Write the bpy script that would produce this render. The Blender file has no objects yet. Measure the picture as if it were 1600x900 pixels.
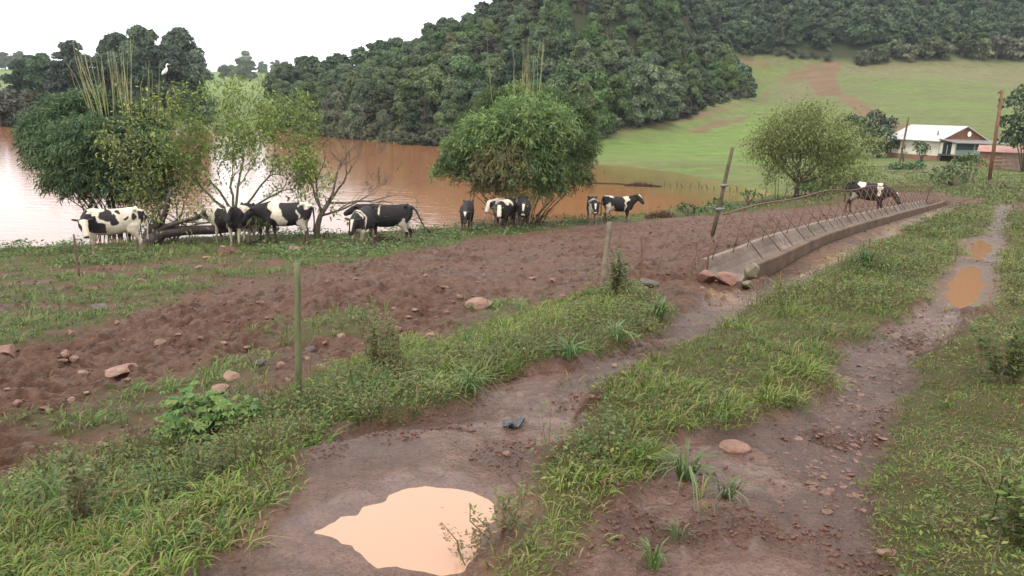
import bpy, math, random
import numpy as np
from mathutils import Vector, Matrix

random.seed(7)
RNG = np.random.default_rng(11)
SC = bpy.context.scene
COL = SC.collection

# ------------------------------------------------------------------ camera
F_PX, PITCH, ROLL, EYE = 1200.0, math.radians(12.77), math.radians(2.0), 1.6
cp, sp = math.cos(PITCH), math.sin(PITCH)
FW = np.array([0, cp, -sp]); R0 = np.array([1.0, 0, 0]); U0 = np.array([0, sp, cp])
RT = math.cos(ROLL) * R0 + math.sin(ROLL) * U0
UP = -math.sin(ROLL) * R0 + math.cos(ROLL) * U0
cam_data = bpy.data.cameras.new('camera')
cam_data.sensor_width = 36.0
cam_data.lens = 36.0 * F_PX / 1600.0
cam_data.clip_start = 0.05
cam_data.clip_end = 6000
cam = bpy.data.objects.new('camera', cam_data)
COL.objects.link(cam)
cam.matrix_world = Matrix(((RT[0], UP[0], -FW[0], 0), (RT[1], UP[1], -FW[1], 0), (RT[2], UP[2], -FW[2], EYE), (0, 0, 0, 1)))
SC.camera = cam

# ------------------------------------------------------------------ light
SUN_EL, SUN_AZ = math.radians(58), math.radians(215)
world = bpy.data.worlds.new('World'); SC.world = world
world.use_nodes = True
wn = world.node_tree.nodes; wl = world.node_tree.links
wn.clear()
w_out = wn.new('ShaderNodeOutputWorld'); w_bg = wn.new('ShaderNodeBackground')
w_sky = wn.new('ShaderNodeTexSky'); w_sky.sky_type = 'NISHITA'; w_sky.sun_disc = False
w_sky.sun_elevation = SUN_EL; w_sky.sun_rotation = SUN_AZ
w_sky.dust_density = 4.0
w_tc = wn.new('ShaderNodeTexCoord')
w_nz = wn.new('ShaderNodeTexNoise'); w_nz.inputs['Scale'].default_value = 2.2; w_nz.inputs['Detail'].default_value = 5
w_rp = wn.new('ShaderNodeValToRGB')
w_rp.color_ramp.elements[0].position = 0.3; w_rp.color_ramp.elements[0].color = (11.5, 11.7, 12.2, 1)
w_rp.color_ramp.elements[1].position = 0.7; w_rp.color_ramp.elements[1].color = (14.5, 14.4, 14.3, 1)
w_mx = wn.new('ShaderNodeMix'); w_mx.data_type = 'RGBA'; w_mx.inputs[0].default_value = 0.93
wl.new(w_tc.outputs['Generated'], w_nz.inputs['Vector']); wl.new(w_nz.outputs['Fac'], w_rp.inputs['Fac'])
wl.new(w_sky.outputs['Color'], w_mx.inputs[6]); wl.new(w_rp.outputs['Color'], w_mx.inputs[7])
wl.new(w_mx.outputs[2], w_bg.inputs['Color']); w_bg.inputs['Strength'].default_value = 0.1
wl.new(w_bg.outputs['Background'], w_out.inputs['Surface'])
sun_d = bpy.data.lights.new('sun', 'SUN'); sun_d.energy = 1.4; sun_d.angle = math.radians(11); sun_d.color = (1.0, 0.96, 0.9)
sun = bpy.data.objects.new('sun', sun_d); COL.objects.link(sun)
sun.rotation_euler = Vector((math.sin(SUN_AZ) * math.cos(SUN_EL), math.cos(SUN_AZ) * math.cos(SUN_EL), math.sin(SUN_EL))).to_track_quat('Z', 'Y').to_euler()
vs = SC.view_settings
vs.view_transform = 'Standard'; vs.look = 'None'; vs.exposure = 0.86; vs.gamma = 1.0; vs.use_curve_mapping = False
SC.render.engine = 'CYCLES'
SC.cycles.use_denoising = True; SC.cycles.denoiser = 'OPENIMAGEDENOISE'; SC.cycles.denoising_input_passes = 'RGB_ALBEDO_NORMAL'; SC.cycles.denoising_prefilter = 'ACCURATE'
SC.cycles.max_bounces = 6; SC.cycles.diffuse_bounces = 3; SC.cycles.glossy_bounces = 3
SC.cycles.transmission_bounces = 3; SC.cycles.transparent_max_bounces = 6; SC.cycles.volume_bounces = 0

# ------------------------------------------------------------------ numpy helpers
def nz_hash(ix, iy, seed):
    h = (ix.astype(np.int64) * 374761393 + iy.astype(np.int64) * 668265263 + seed * 982451653) & 0x7fffffff
    h = ((h ^ (h >> 13)) * 1274126177) & 0x7fffffff
    h = (h ^ (h >> 16)) & 0xffff
    return h / 65535.0
def vnoise(x, y, scale, seed=0):
    x = np.asarray(x) / scale; y = np.asarray(y) / scale
    ix = np.floor(x); iy = np.floor(y); fx = x - ix; fy = y - iy
    fx = fx * fx * fx * (fx * (fx * 6 - 15) + 10); fy = fy * fy * fy * (fy * (fy * 6 - 15) + 10)
    a = nz_hash(ix, iy, seed); b = nz_hash(ix + 1, iy, seed); c = nz_hash(ix, iy + 1, seed); d = nz_hash(ix + 1, iy + 1, seed)
    return (a * (1 - fx) + b * fx) * (1 - fy) + (c * (1 - fx) + d * fx) * fy
def fbm(x, y, scale, oct=3, seed=0):
    s = 0; a = 1; t = 0
    c, sn = 0.8, 0.6
    for o in range(oct):
        s = s + a * vnoise(x, y, scale, seed + o); t += a
        x, y = c * x - sn * y + 3.7, sn * x + c * y + 1.3
        scale *= 0.5; a *= 0.5
    return s / t
def sstep(a, b, x):
    t = np.clip((x - a) / (b - a), 0, 1)
    return t * t * (3 - 2 * t)
def ray(u, v):
    return FW + ((u - 800) / F_PX) * RT + ((450 - v) / F_PX) * UP
def P_at(u, v, Y):
    d = ray(u, v); t = Y / d[1]
    return np.array([d[0] * t, Y, EYE + d[2] * t])
def P_z(u, v, z):
    d = ray(u, v); t = (z - EYE) / d[2]
    return np.array([d[0] * t, d[1] * t, z])
def project(p):
    d = np.asarray(p, float) - np.array([0, 0, EYE])
    w = d @ FW
    return 800 + F_PX * (d @ RT) / w, 450 - F_PX * (d @ UP) / w

# ------------------------------------------------------------------ terrain control points
WZ = -3.2
CPT = []
for u, v, z in [(800,900,0),(1200,900,0),(1600,900,.05),(300,900,-.05),(0,900,-.15),(-400,900,-.25),
    (640,720,0),(1290,720,0),(1600,700,.05),(960,540,-.06),(1400,540,-.08),(1600,540,.04),(2000,900,.1),(2000,600,.12),
    (300,260,-4.6),(500,290,-4.6),(650,265,-4.6),(750,275,-4.5),(100,300,-4.6),(0,250,-4.6),(850,300,-4.3),(-300,300,-4.5),(1000,300,-3.55),(1080,300,-3.45),
    (60,385,WZ),(300,372,WZ),(450,366,WZ),(650,360,WZ),(830,348,WZ),(950,340,WZ),(1100,322,WZ),(1200,305,WZ),
    (450,203,WZ),(580,219,WZ),(700,229,WZ),(860,246,WZ),(930,256,WZ),(1060,270,WZ),(0,198,WZ),(330,198,WZ),(-300,205,WZ),(-300,400,WZ)]:
    CPT.append(P_z(u, v, z))
for u, v, Y in [(1230,440,9.3),(1505,440,9.3),(1600,440,9.5),(1380,372,15.5),(1540,372,15.5),(1480,330,24),(1565,330,24),(1640,330,24),(1475,316,28.5),
    (465,640,4.9),(947,458,9.0),(1003,440,9.4),(1140,440,10.0),(1100,380,13.0),(1100,352,23),(1000,356,27),(1000,400,14.5),(1200,340,26),(1320,335,29),(1340,312,38),
    (1290,303,44),(1430,258,80),(1530,256,84),(1420,275,60),(1545,282,52),(1500,300,38),(1600,285,50),(1600,264,82),
    (600,430,13),(600,388,23.5),(0,560,8),(0,700,5),(150,402,20.3),(300,470,12),(0,430,17),(330,400,20.5),(445,384,24),(780,400,16.5),(790,362,29.5),(970,349,33.5),(800,470,10.5),(650,540,7.2),(300,620,6.2),(150,730,4.6),
    (1500,200,120),(1250,240,100),(950,228,105),(1100,220,116),(1050,190,140),(1180,165,160),(1100,112,200),(1090,82,230),(1300,97,230),(1600,97,230),(1300,150,170),(1600,150,165),(1450,175,140),(1600,210,112),
    (1300,0,268),(1600,0,268),(1100,-20,268),(1300,-150,320),(1700,-150,320),
    (900,190,118),(760,190,120),(640,185,122),(560,190,130),(480,190,160),(470,145,200),(560,136,175),(640,112,170),(720,80,170),(800,50,178),(740,75,230),(680,100,230),(600,128,240),(900,-10,185),(1050,-10,200),(1000,110,160),(850,140,140),
    (0,175,170),(200,180,150),(320,180,165),(390,182,240),(390,122,620),(430,112,760),(20,108,700),(-200,108,700),(330,112,760)]:
    CPT.append(P_at(u, v, Y))
for p in [(-6,1,-.5),(-12,4,-1.6),(6,1,.3),(12,6,.6),(20,15,.4),(30,30,-.3),(60,60,0),(-30,15,-3.4),(-60,50,-4.5),(0,1,-.02),(-150,150,0),(120,160,8),(200,250,40),(160,90,2),(-300,500,15),(300,1300,60),(0,1300,30),(-500,1300,40),(-900,900,30)]:
    CPT.append(np.array(p, float))
CPT = np.array(CPT)
POLE_Y = -2.5
def polar(x, y):
    return np.arctan2(x, y - POLE_Y), np.log(np.hypot(x, y - POLE_Y))
KT = 2.2
ct, cl = polar(CPT[:, 0], CPT[:, 1])
CQ = np.stack([ct * KT, cl], 1)
def tps_k(d2):
    return 0.5 * d2 * np.log(d2 + 1e-12)
n = len(CQ)
d2 = ((CQ[:, None] - CQ[None]) ** 2).sum(-1)
A = np.zeros((n + 3, n + 3)); A[:n, :n] = tps_k(d2) + np.eye(n) * 0.002
A[:n, n] = 1; A[:n, n + 1:] = CQ; A[n:, :n] = A[:n, n:].T
TW = np.linalg.solve(A, np.concatenate([CPT[:, 2], np.zeros(3)]))
def base_z(x, y):
    x = np.asarray(x, float).ravel(); y = np.asarray(y, float).ravel()
    out = np.empty(len(x))
    for s in range(0, len(x), 40000):
        t, l = polar(x[s:s + 40000], y[s:s + 40000]); t = t * KT
        r = TW[n] + TW[n + 1] * t + TW[n + 2] * l
        dd = (t[:, None] - CQ[None, :, 0]) ** 2 + (l[:, None] - CQ[None, :, 1]) ** 2
        r = r + tps_k(dd) @ TW[:n]
        out[s:s + 40000] = r
    return out

class Grid:
    def __init__(self, th, lr):
        self.th, self.lr = th, lr
        r = np.exp(lr)
        self.X = np.sin(th)[None, :] * r[:, None]; self.Y = POLE_Y + np.cos(th)[None, :] * r[:, None]
    def look(self, x, y):
        t, l = polar(np.asarray(x, float), np.asarray(y, float))
        a = np.interp(t, self.th, np.arange(len(self.th))); b = np.interp(l, self.lr, np.arange(len(self.lr)))
        i = np.clip(a.astype(int), 0, len(self.th) - 2); j = np.clip(b.astype(int), 0, len(self.lr) - 2)
        fa = a - i; fb = b - j; Z = self.Z
        return (Z[j, i] * (1 - fa) + Z[j, i + 1] * fa) * (1 - fb) + (Z[j + 1, i] * (1 - fa) + Z[j + 1, i + 1] * fa) * fb

CG = Grid(np.linspace(-1.48, 1.48, 260), np.linspace(math.log(0.6), math.log(1500), 320))
CG.Z = base_z(CG.X, CG.Y).reshape(CG.X.shape)

TT = np.exp(np.linspace(math.log(1.0), math.log(1400), 900))
def trace(u, v, grid=None):
    g = grid or CG
    d = ray(u, v); d = d / d[1]
    x = d[0] * TT; z = EYE + d[2] * TT
    below = z < g.look(x, TT)
    k = int(np.argmax(below)) if below.any() else len(TT) - 1
    if k == 0: Y = TT[0]
    else:
        lo, hi = TT[k - 1], TT[k]
        for _ in range(18):
            m = 0.5 * (lo + hi)
            if EYE + d[2] * m < g.look(np.array([d[0] * m]), np.array([m]))[0]: hi = m
            else: lo = m
        Y = hi
    return np.array([d[0] * Y, Y, EYE + d[2] * Y])
def poly_world(px, z=None):
    out = []
    for i, (u, v) in enumerate(px):
        u2, v2 = px[(i + 1) % len(px)]
        k = max(1, int(math.hypot(u2 - u, v2 - v) / 45))
        for j in range(k):
            a = u + (u2 - u) * j / k; b = v + (v2 - v) * j / k
            p = P_z(a, b, z) if z is not None else trace(a, b)
            out.append(p[:2])
    return np.array(out)
def sdf(poly, x, y, margin=2.0):
    """signed distance, positive inside; -margin where far away"""
    sh = np.shape(x); x = np.ravel(x); y = np.ravel(y)
    out = np.full(len(x), -float(margin))
    lo = poly.min(0) - margin; hi = poly.max(0) + margin
    sel = np.nonzero((x > lo[0]) & (x < hi[0]) & (y > lo[1]) & (y < hi[1]))[0]
    for s in range(0, len(sel), 60000):
        ii = sel[s:s + 60000]; px, py = x[ii], y[ii]
        best = np.full(len(ii), 1e18); inside = np.zeros(len(ii), bool)
        for k in range(len(poly)):
            ax, ay = poly[k]; bx, by = poly[(k + 1) % len(poly)]
            ex, ey = bx - ax, by - ay; wx, wy = px - ax, py - ay
            t = np.clip((wx * ex + wy * ey) / (ex * ex + ey * ey + 1e-12), 0, 1)
            dx = wx - ex * t; dy = wy - ey * t
            best = np.minimum(best, dx * dx + dy * dy)
            c = ((ay > py) != (by > py))
            if ey != 0:
                inside ^= c & (px < ex * (py - ay) / ey + ax)
        d = np.sqrt(best); out[ii] = np.maximum(np.where(inside, d, -d), -margin)
    return out.reshape(sh)

# ------------------------------------------------------------------ zones traced on the ground
LAKE = poly_world([(-500,396),(-200,395),(0,390),(60,385),(130,385),(220,380),(300,373),(400,369),(500,365),(600,361),(680,357),(760,352),(830,347),(900,343),(950,340),(1020,331),(1100,322),(1160,316),(1205,306),(1195,296),(1150,289),(1100,279),(1060,270),(1000,262),(930,256),(860,246),(780,236),(700,229),(640,224),(580,219),(520,210),(450,203),(390,200),(330,198),(200,197),(30,197),(-200,200),(-600,210)], WZ)
Z_VERGE = [poly_world([(-300,900),(-300,830),(0,770),(60,735),(150,722),(240,702),(330,650),(450,635),(520,570),(600,530),(700,535),(760,505),(830,482),(900,462),(960,442),(1020,462),(1068,490),(1040,507),(970,532),(900,562),(820,577),(755,590),(740,622),(640,652),(560,662),(505,690),(490,760),(430,830),(370,870),(310,900),(250,990),(-300,990)])]
Z_MID = [poly_world([(690,960),(730,880),(790,780),(830,720),(900,680),(930,605),(990,562),(1100,522),(1200,462),(1330,402),(1420,356),(1500,324),(1555,318),(1547,350),(1512,400),(1482,450),(1440,482),(1330,532),(1300,572),(1305,605),(1200,652),(1060,682),(1020,722),(1010,760),(950,800),(900,860),(850,960)])]
Z_RIGHT = [poly_world([(1400,990),(1395,820),(1385,720),(1382,665),(1440,602),(1462,542),(1540,472),(1562,400),(1578,332),(1640,318),(1750,330),(2100,500),(2100,990)])]
Z_SHORE = [poly_world([(-300,396),(0,388),(60,383),(130,383),(300,370),(450,364),(600,359),(680,355),(760,350),(830,345),(950,338),(1100,320),(1200,304),(1300,306),(1330,318),(1200,329),(1100,338),(1000,346),(900,353),(830,363),(760,371),(690,388),(620,398),(520,408),(490,421),(440,414),(330,404),(200,414),(120,418),(60,425),(0,428),(-300,440)])]
Z_PATCH = [poly_world(q) for q in (
    [(-100,520),(0,485),(120,452),(250,436),(450,425),(560,412),(600,400),(480,421),(300,455),(200,466),(100,500),(0,520)],
    [(130,652),(200,620),(330,592),(420,500),(520,482),(650,480),(640,494),(560,520),(440,530),(330,610),(160,662)],
    [(-100,600),(0,552),(80,556),(130,566),(90,586),(0,596)],
    [(0,620),(90,602),(150,610),(120,640),(0,650)],
    [(700,490),(760,470),(860,470),(860,500),(720,512)],
    [(-200,540),(0,440),(130,425),(330,408),(480,424),(430,440),(300,470),(120,520),(0,560)],
    [(0,425),(120,420),(260,420),(330,440),(200,440),(100,455),(0,470)])]
Z_FARGR = [poly_world([(1330,316),(1400,300),(1470,302),(1560,320),(1640,318),(1900,330),(1900,262),(1600,262),(1520,262),(1400,256),(1300,262),(1240,290),(1290,308)])]
RUT_A = [poly_world([(250,1000),(310,900),(370,870),(430,830),(490,760),(505,690),(560,662),(640,652),(740,622),(755,590),(820,577),(900,562),(970,532),(1040,507),(1068,490),(1110,462),(1180,446),(1290,410),(1400,360),(1470,325),(1500,322),(1420,356),(1330,402),(1200,462),(1100,522),(990,562),(930,605),(900,680),(830,720),(790,780),(730,880),(690,980)])]
RUT_B = [poly_world([(850,980),(950,800),(1010,760),(1020,722),(1060,682),(1200,652),(1305,605),(1300,572),(1330,532),(1440,482),(1482,450),(1512,400),(1547,350),(1555,318),(1578,320),(1578,332),(1562,400),(1540,472),(1462,542),(1440,602),(1382,665),(1385,720),(1395,820),(1400,980)])]
Z_STRAW = [poly_world([(1000,470),(1080,448),(1180,440),(1290,408),(1400,360),(1470,328),(1450,345),(1360,392),(1260,430),(1150,470),(1050,500)])]
PUD = {'big': [(497,833),(520,817),(527,806),(553,801),(560,790),(592,777),(600,768),(625,758),(665,754),(700,761),(740,765),(777,782),(782,805),(765,822),(748,855),(722,885),(690,886),(660,878),(620,872),(590,878),(572,870),(553,846),(520,838)],
       'r1': [(1478,456),(1484,442),(1500,429),(1518,424),(1532,430),(1538,444),(1528,462),(1505,470),(1488,466)],
       'r2': [(1508,408),(1512,404),(1528,402),(1540,405),(1532,411),(1516,412)],
       'r3': [(1516,392),(1518,383),(1530,378),(1546,382),(1549,390),(1540,397),(1524,398)],
       'b1': [(1040,985),(1090,930),(1150,908),(1200,900),(1240,912),(1252,960),(1250,990)]}
PUDDLE = {}
for k, px in PUD.items():
    w = np.array([trace(u, v) for u, v in px])
    PUDDLE[k] = (poly_world(px), float(w[:, 2].mean()) - 0.012)
DIRT = [poly_world(q) for q in (
    [(1285,97),(1312,97),(1305,125),(1330,150),(1370,175),(1420,205),(1400,212),(1350,188),(1290,150),(1262,128),(1215,120)],
    [(1088,80),(1140,92),(1200,100),(1210,106),(1130,98),(1088,92)],
    [(1150,165),(1200,145),(1200,155),(1100,180),(1000,203),(935,215),(935,210),(1050,186)],
    [(1080,205),(1110,190),(1170,185),(1130,197),(1090,210)])]
GREY = [poly_world(q) for q in (
    [(1300,98),(1700,96),(1700,132),(1600,138),(1480,124),(1310,118)],
    [(1185,125),(1260,118),(1300,135),(1270,155),(1210,150)],
    [(1380,262),(1430,256),(1500,262),(1450,270),(1420,275)])]
LUSH = [poly_world([(930,222),(1000,212),(1100,190),(1180,178),(1250,200),(1250,250),(1180,258),(1000,254),(925,246)])]
FOREST = [np.concatenate([poly_world([(440,198),(520,206),(580,215),(700,225),(820,238),(880,232),(930,212),(1050,186),(1170,148),(1170,120),(1110,108),(1088,92)])[:-13],
                          np.array([P_at(u, 60, Y)[:2] for u, Y in ((1082, 232), (1080, 262), (960, 250), (840, 225), (720, 205), (600, 200), (500, 215), (430, 210))])]),
          poly_world([(1088,80),(1300,93),(1700,92),(1800,-160),(1080,-160)])]

# line of the feeding trough (the ground is cut away under it)
B0 = P_at(1105, 405, 10.2); B1 = P_at(1446, 313, 29.0)
ax = (B1 - B0)[:2]; TL = float(np.hypot(*ax)); ax = ax / TL; pr = np.array([ax[1], -ax[0]])
def rim(s):
    q = B0[:2] + ax * s; z0 = B0[2] + (B1[2] - B0[2]) * s / TL
    for _ in range(4):
        u, _v = project((q[0], q[1], z0)); v = np.interp(u, [1105, 1145, 1180, 1220, 1290, 1360, 1446, 1500], [405, 393, 378, 364, 346, 331, 313, 300])
        z0 = P_at(u, v, q[1])[2]
    return np.array([q[0], q[1], z0])
ST = np.linspace(0, TL, 70)
rims = np.array([rim(s) for s in ST]); kz = np.ones(5) / 5
rims[:, 2] = np.convolve(np.pad(rims[:, 2], 2, 'edge'), kz, 'valid')

# ------------------------------------------------------------------ fine terrain
def lrs():
    a = list(np.linspace(math.log(1.0), math.log(4.2), 40, endpoint=False))
    a += list(np.linspace(math.log(4.2), math.log(13), 420, endpoint=False))
    a += list(np.linspace(math.log(13), math.log(45), 260, endpoint=False))
    a += list(np.linspace(math.log(45), math.log(1500), 190))
    return np.array(a)
th_mid = np.linspace(-0.72, 0.72, 960)
th = np.concatenate([np.linspace(-1.48, -0.72, 70, endpoint=False), th_mid, np.linspace(0.72, 1.48, 71)[1:]])
G = Grid(th, lrs())
gx, gy = G.X, G.Y
Zb = base_z(gx, gy).reshape(gx.shape)
def umask(polys, soft, nscale, namp, margin=None, seed=0, grow=0.0):
    m = margin or max(1.0, namp + soft * 2)
    d = np.full(gx.shape, -float(m))
    for p in polys: d = np.maximum(d, sdf(p, gx, gy, m))
    d = d + (fbm(gx, gy, nscale, 3, seed) - 0.5) * 2 * namp + grow
    return sstep(-soft, soft, d)
mV = np.maximum(np.maximum(umask(Z_VERGE, .09, .5, .15, seed=3, grow=-.03), umask(Z_MID, .09, .5, .15, seed=5, grow=-.03)), umask(Z_RIGHT, .10, .6, .2, seed=8))
mS = umask(Z_SHORE, .35, 2.0, .8, seed=12)
mP = umask(Z_PATCH, .3, 1.2, .6, seed=15) * sstep(.30, .50, fbm(gx * .55, gy, .9, 3, 21))
mF = umask(Z_FARGR, .6, 3.0, 1.2, seed=18)
mRA = umask(RUT_A, .08, .5, .08, seed=31); mRB = umask(RUT_B, .08, .5, .08, seed=33)
mR = np.maximum(mRA, mRB)
mStraw = umask(Z_STRAW, .3, .8, .3, seed=35) * sstep(.35, .6, fbm(gx, gy, .5, 3, 37))
dL = sdf(LAKE, gx, gy, 12.0) + (fbm(gx, gy, 2.5, 3, 40) - .5) * .8
near = gy < 52
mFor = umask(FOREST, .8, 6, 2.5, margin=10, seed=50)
mDirt = umask(DIRT, .8, 5, 1.1, margin=8, seed=52, grow=.25); mGrey = umask(GREY, 3, 9, 4.0, margin=12, seed=54); mLush = np.maximum(umask(LUSH, 8, 10, 5.0, margin=22, seed=56), sstep(330, 420, gy))
mField = sstep(44, 56, gy)
mGrass = np.clip(np.maximum.reduce([mV, mS, mP, mF]), 0, 1)
mGrass = np.where(mV > .5, mGrass, mGrass * (1 - mR))
churn = np.clip(1 - mGrass - mR - mField, 0, 1) * (gy < 50)
z = Zb.copy()
# mud trodden by hooves, clods, smooth wet hollows in the ruts
lump = fbm(gx, gy, .34, 3, 61); fine = fbm(gx, gy, .11, 2, 64)
hoof = sstep(.62, .75, vnoise(gx, gy, .22, 66))
rid = np.abs(fbm(gx, gy, .2, 3, 63) - .5) * 2
calm = .68 + .62 * sstep(.38, .62, fbm(gx, gy, 2.2, 3, 67))
z += churn * calm * ((lump - .5) * .17 + (fine - .5) * .09 + (vnoise(gx, gy, .05, 69) - .5) * .02 * (gy < 14) - hoof * .055 + (.4 - rid) * .06)
clod = sstep(.56, .72, fbm(gx, gy, .55, 3, 68))
z += mR * (-.05 + (fbm(gx, gy, .8, 2, 70) - .5) * .05 + clod * ((fine - .35) * .15 + (vnoise(gx, gy, .05, 71) - .5) * .07) + (vnoise(gx, gy, .035, 72) - .5) * .008 + (fbm(gx, gy, .14, 2, 73) - .5) * .03)
z += mGrass * ((fbm(gx, gy, .6, 3, 74) - .5) * .12 + .02) * (gy < 60)
z += sstep(52, 70, gy) * (fbm(gx, gy, 9, 4, 76) - .5) * .7 * (1 + mFor)
# lake bed and shore
z = np.where(dL > 0, np.minimum(z, WZ - np.minimum(.07 * dL, 1.4)), np.maximum(z, WZ + np.minimum(.1 * (-dL), .45)))
wet = np.zeros(gx.shape)
for k, (poly, pz) in PUDDLE.items():
    d = sdf(poly, gx, gy, .9) + (fbm(gx, gy, .26, 4, 80) - .5) * .11
    t = sstep(-.45, -.08, d)
    zz = pz + np.clip(-d * .09, -.05, .04) + np.clip(-d - .05, 0, .1) * (fine - .4) * .25
    lo_ok = np.where(d > -.6, 1.0, 0.0)
    z = z * (1 - t) + zz * t
    z = np.where((t < 1) & (lo_ok > 0), np.maximum(z, pz + .004), z)
    wet = np.maximum(wet, sstep(-.55, -.02, d))
tx = (gx - B0[0]) * ax[0] + (gy - B0[1]) * ax[1]; tp_ = (gx - B0[0]) * pr[0] + (gy - B0[1]) * pr[1]
trz = np.interp(tx, ST, rims[:, 2])
z = np.where((tx > -.05) & (tx < TL) & (tp_ > -.08) & (tp_ < .70), np.minimum(z, trz - .42), z)
z = np.where((tx > 0) & (tx < TL) & (tp_ >= .70) & (tp_ < 1.4), trz + np.interp(tx, [0, 3], [-.2, -.12]) + (z - trz - np.interp(tx, [0, 3], [-.2, -.12])) * sstep(.75, 1.4, tp_), z)
G.Z = z
def gz(x, y):
    return G.look(np.asarray(x, float), np.asarray(y, float))
def gpt(u, v):
    """ground point seen at photo pixel (u, v)"""
    return trace(u, v, G)
def gmask(m, x, y):
    z0 = G.Z; G.Z = m
    r = G.look(np.asarray(x, float), np.asarray(y, float)); G.Z = z0
    return r

# ------------------------------------------------------------------ mesh + object helpers
def np_mesh(name, V, quads=None, tris=None, mats=(), smooth=False, cols=None, colname='tint', midx=None):
    me = bpy.data.meshes.new(name)
    V = np.asarray(V, np.float32)
    me.vertices.add(len(V)); me.vertices.foreach_set('co', V.ravel())
    parts, tot = [], []
    if quads is not None and len(quads): parts.append(np.asarray(quads, np.int32).ravel()); tot.append(np.full(len(quads), 4, np.int32))
    if tris is not None and len(tris): parts.append(np.asarray(tris, np.int32).ravel()); tot.append(np.full(len(tris), 3, np.int32))
    li = np.concatenate(parts); lt = np.concatenate(tot)
    ls = np.concatenate([[0], np.cumsum(lt)[:-1]]).astype(np.int32)
    me.loops.add(len(li)); me.loops.foreach_set('vertex_index', li)
    me.polygons.add(len(lt)); me.polygons.foreach_set('loop_start', ls); me.polygons.foreach_set('loop_total', lt)
    me.polygons.foreach_set('use_smooth', np.full(len(lt), bool(smooth)))
    if midx is not None: me.polygons.foreach_set('material_index', np.asarray(midx, np.int32))
    me.update(calc_edges=True)
    if cols is not None:
        for nm, c in (cols.items() if isinstance(cols, dict) else [(colname, cols)]):
            at = me.color_attributes.new(nm, 'FLOAT_COLOR', 'POINT')
            c = np.asarray(c, np.float32)
            if c.shape[1] == 3: c = np.concatenate([c, np.ones((len(c), 1), np.float32)], 1)
            at.data.foreach_set('color', c.ravel())
    for m in mats: me.materials.append(m)
    return me
def link(name, me, parent=None, loc=None):
    o = bpy.data.objects.new(name, me); COL.objects.link(o)
    if parent is not None: o.parent = parent
    if loc is not None: o.location = loc
    return o
def tag(o, label=None, cat=None, group=None, kind=None):
    if label: o['label'] = label
    if cat: o['category'] = cat
    if group: o['group'] = group
    if kind: o['kind'] = kind
    return o
def thing(name, label, cat, loc=(0, 0, 0), rz=0.0, group=None):
    o = bpy.data.objects.new(name, None); COL.objects.link(o)
    o.empty_display_size = 0.2; o.location = loc; o.rotation_euler = (0, 0, rz)
    return tag(o, label, cat, group)
class MB:
    """collects shapes into one mesh"""
    def __init__(self): self.V = []; self.Q = []; self.T = []; self.C = []; self.n = 0
    def add(self, V, Q=None, T=None, C=None):
        V = np.asarray(V, float)
        if Q is not None and len(Q): self.Q.append(np.asarray(Q) + self.n)
        if T is not None and len(T): self.T.append(np.asarray(T) + self.n)
        self.V.append(V); self.n += len(V)
        if C is not None: self.C.append(np.broadcast_to(np.asarray(C, float), (len(V), 3)))
        return self
    def box(self, lo, hi, M=None, C=None):
        x0, y0, z0 = lo; x1, y1, z1 = hi
        V = np.array([[x0,y0,z0],[x1,y0,z0],[x1,y1,z0],[x0,y1,z0],[x0,y0,z1],[x1,y0,z1],[x1,y1,z1],[x0,y1,z1]], float)
        if M is not None: V = V @ np.asarray(M)[:3, :3].T + np.asarray(M)[:3, 3]
        return self.add(V, [[0,3,2,1],[4,5,6,7],[0,1,5,4],[1,2,6,5],[2,3,7,6],[3,0,4,7]], None, C)
    def tube(self, pts, rad, seg=6, cap=True, C=None, sq=1.0):
        pts = np.asarray(pts, float); k = len(pts); rad = np.broadcast_to(np.asarray(rad, float), (k,))
        T = np.gradient(pts, axis=0); T /= np.linalg.norm(T, axis=1)[:, None] + 1e-9
        up = np.array([0, 0, 1.0]) if abs(T[0, 2]) < .9 else np.array([1.0, 0, 0])
        a = np.cross(T[0], up); a /= np.linalg.norm(a)
        ang = np.arange(seg) / seg * 2 * math.pi
        V = []
        for i in range(k):
            a = a - T[i] * (a @ T[i]); a /= np.linalg.norm(a) + 1e-9
            b = np.cross(T[i], a)
            V.append(pts[i] + rad[i] * (np.cos(ang)[:, None] * a + sq * np.sin(ang)[:, None] * b))
        V = np.concatenate(V)
        Q = []
        for i in range(k - 1):
            for j in range(seg):
                j2 = (j + 1) % seg
                Q.append([i * seg + j, i * seg + j2, (i + 1) * seg + j2, (i + 1) * seg + j])
        Tt = []
        if cap:
            V = np.concatenate([V, pts[:1], pts[-1:]])
            for j in range(seg):
                j2 = (j + 1) % seg
                Tt.append([k * seg, j2, j]); Tt.append([k * seg + 1, (k - 1) * seg + j, (k - 1) * seg + j2])
        return self.add(V, Q, Tt, C)
    def build(self, name, mats, parent=None, smooth=False, loc=None):
        V = np.concatenate(self.V)
        me = np_mesh(name, V, np.concatenate(self.Q) if self.Q else None, np.concatenate(self.T) if self.T else None, mats if isinstance(mats, (list, tuple)) else [mats], smooth,
                     np.concatenate(self.C) if self.C and sum(map(len, self.C)) == len(V) else None)
        return link(name, me, parent, loc)

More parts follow.
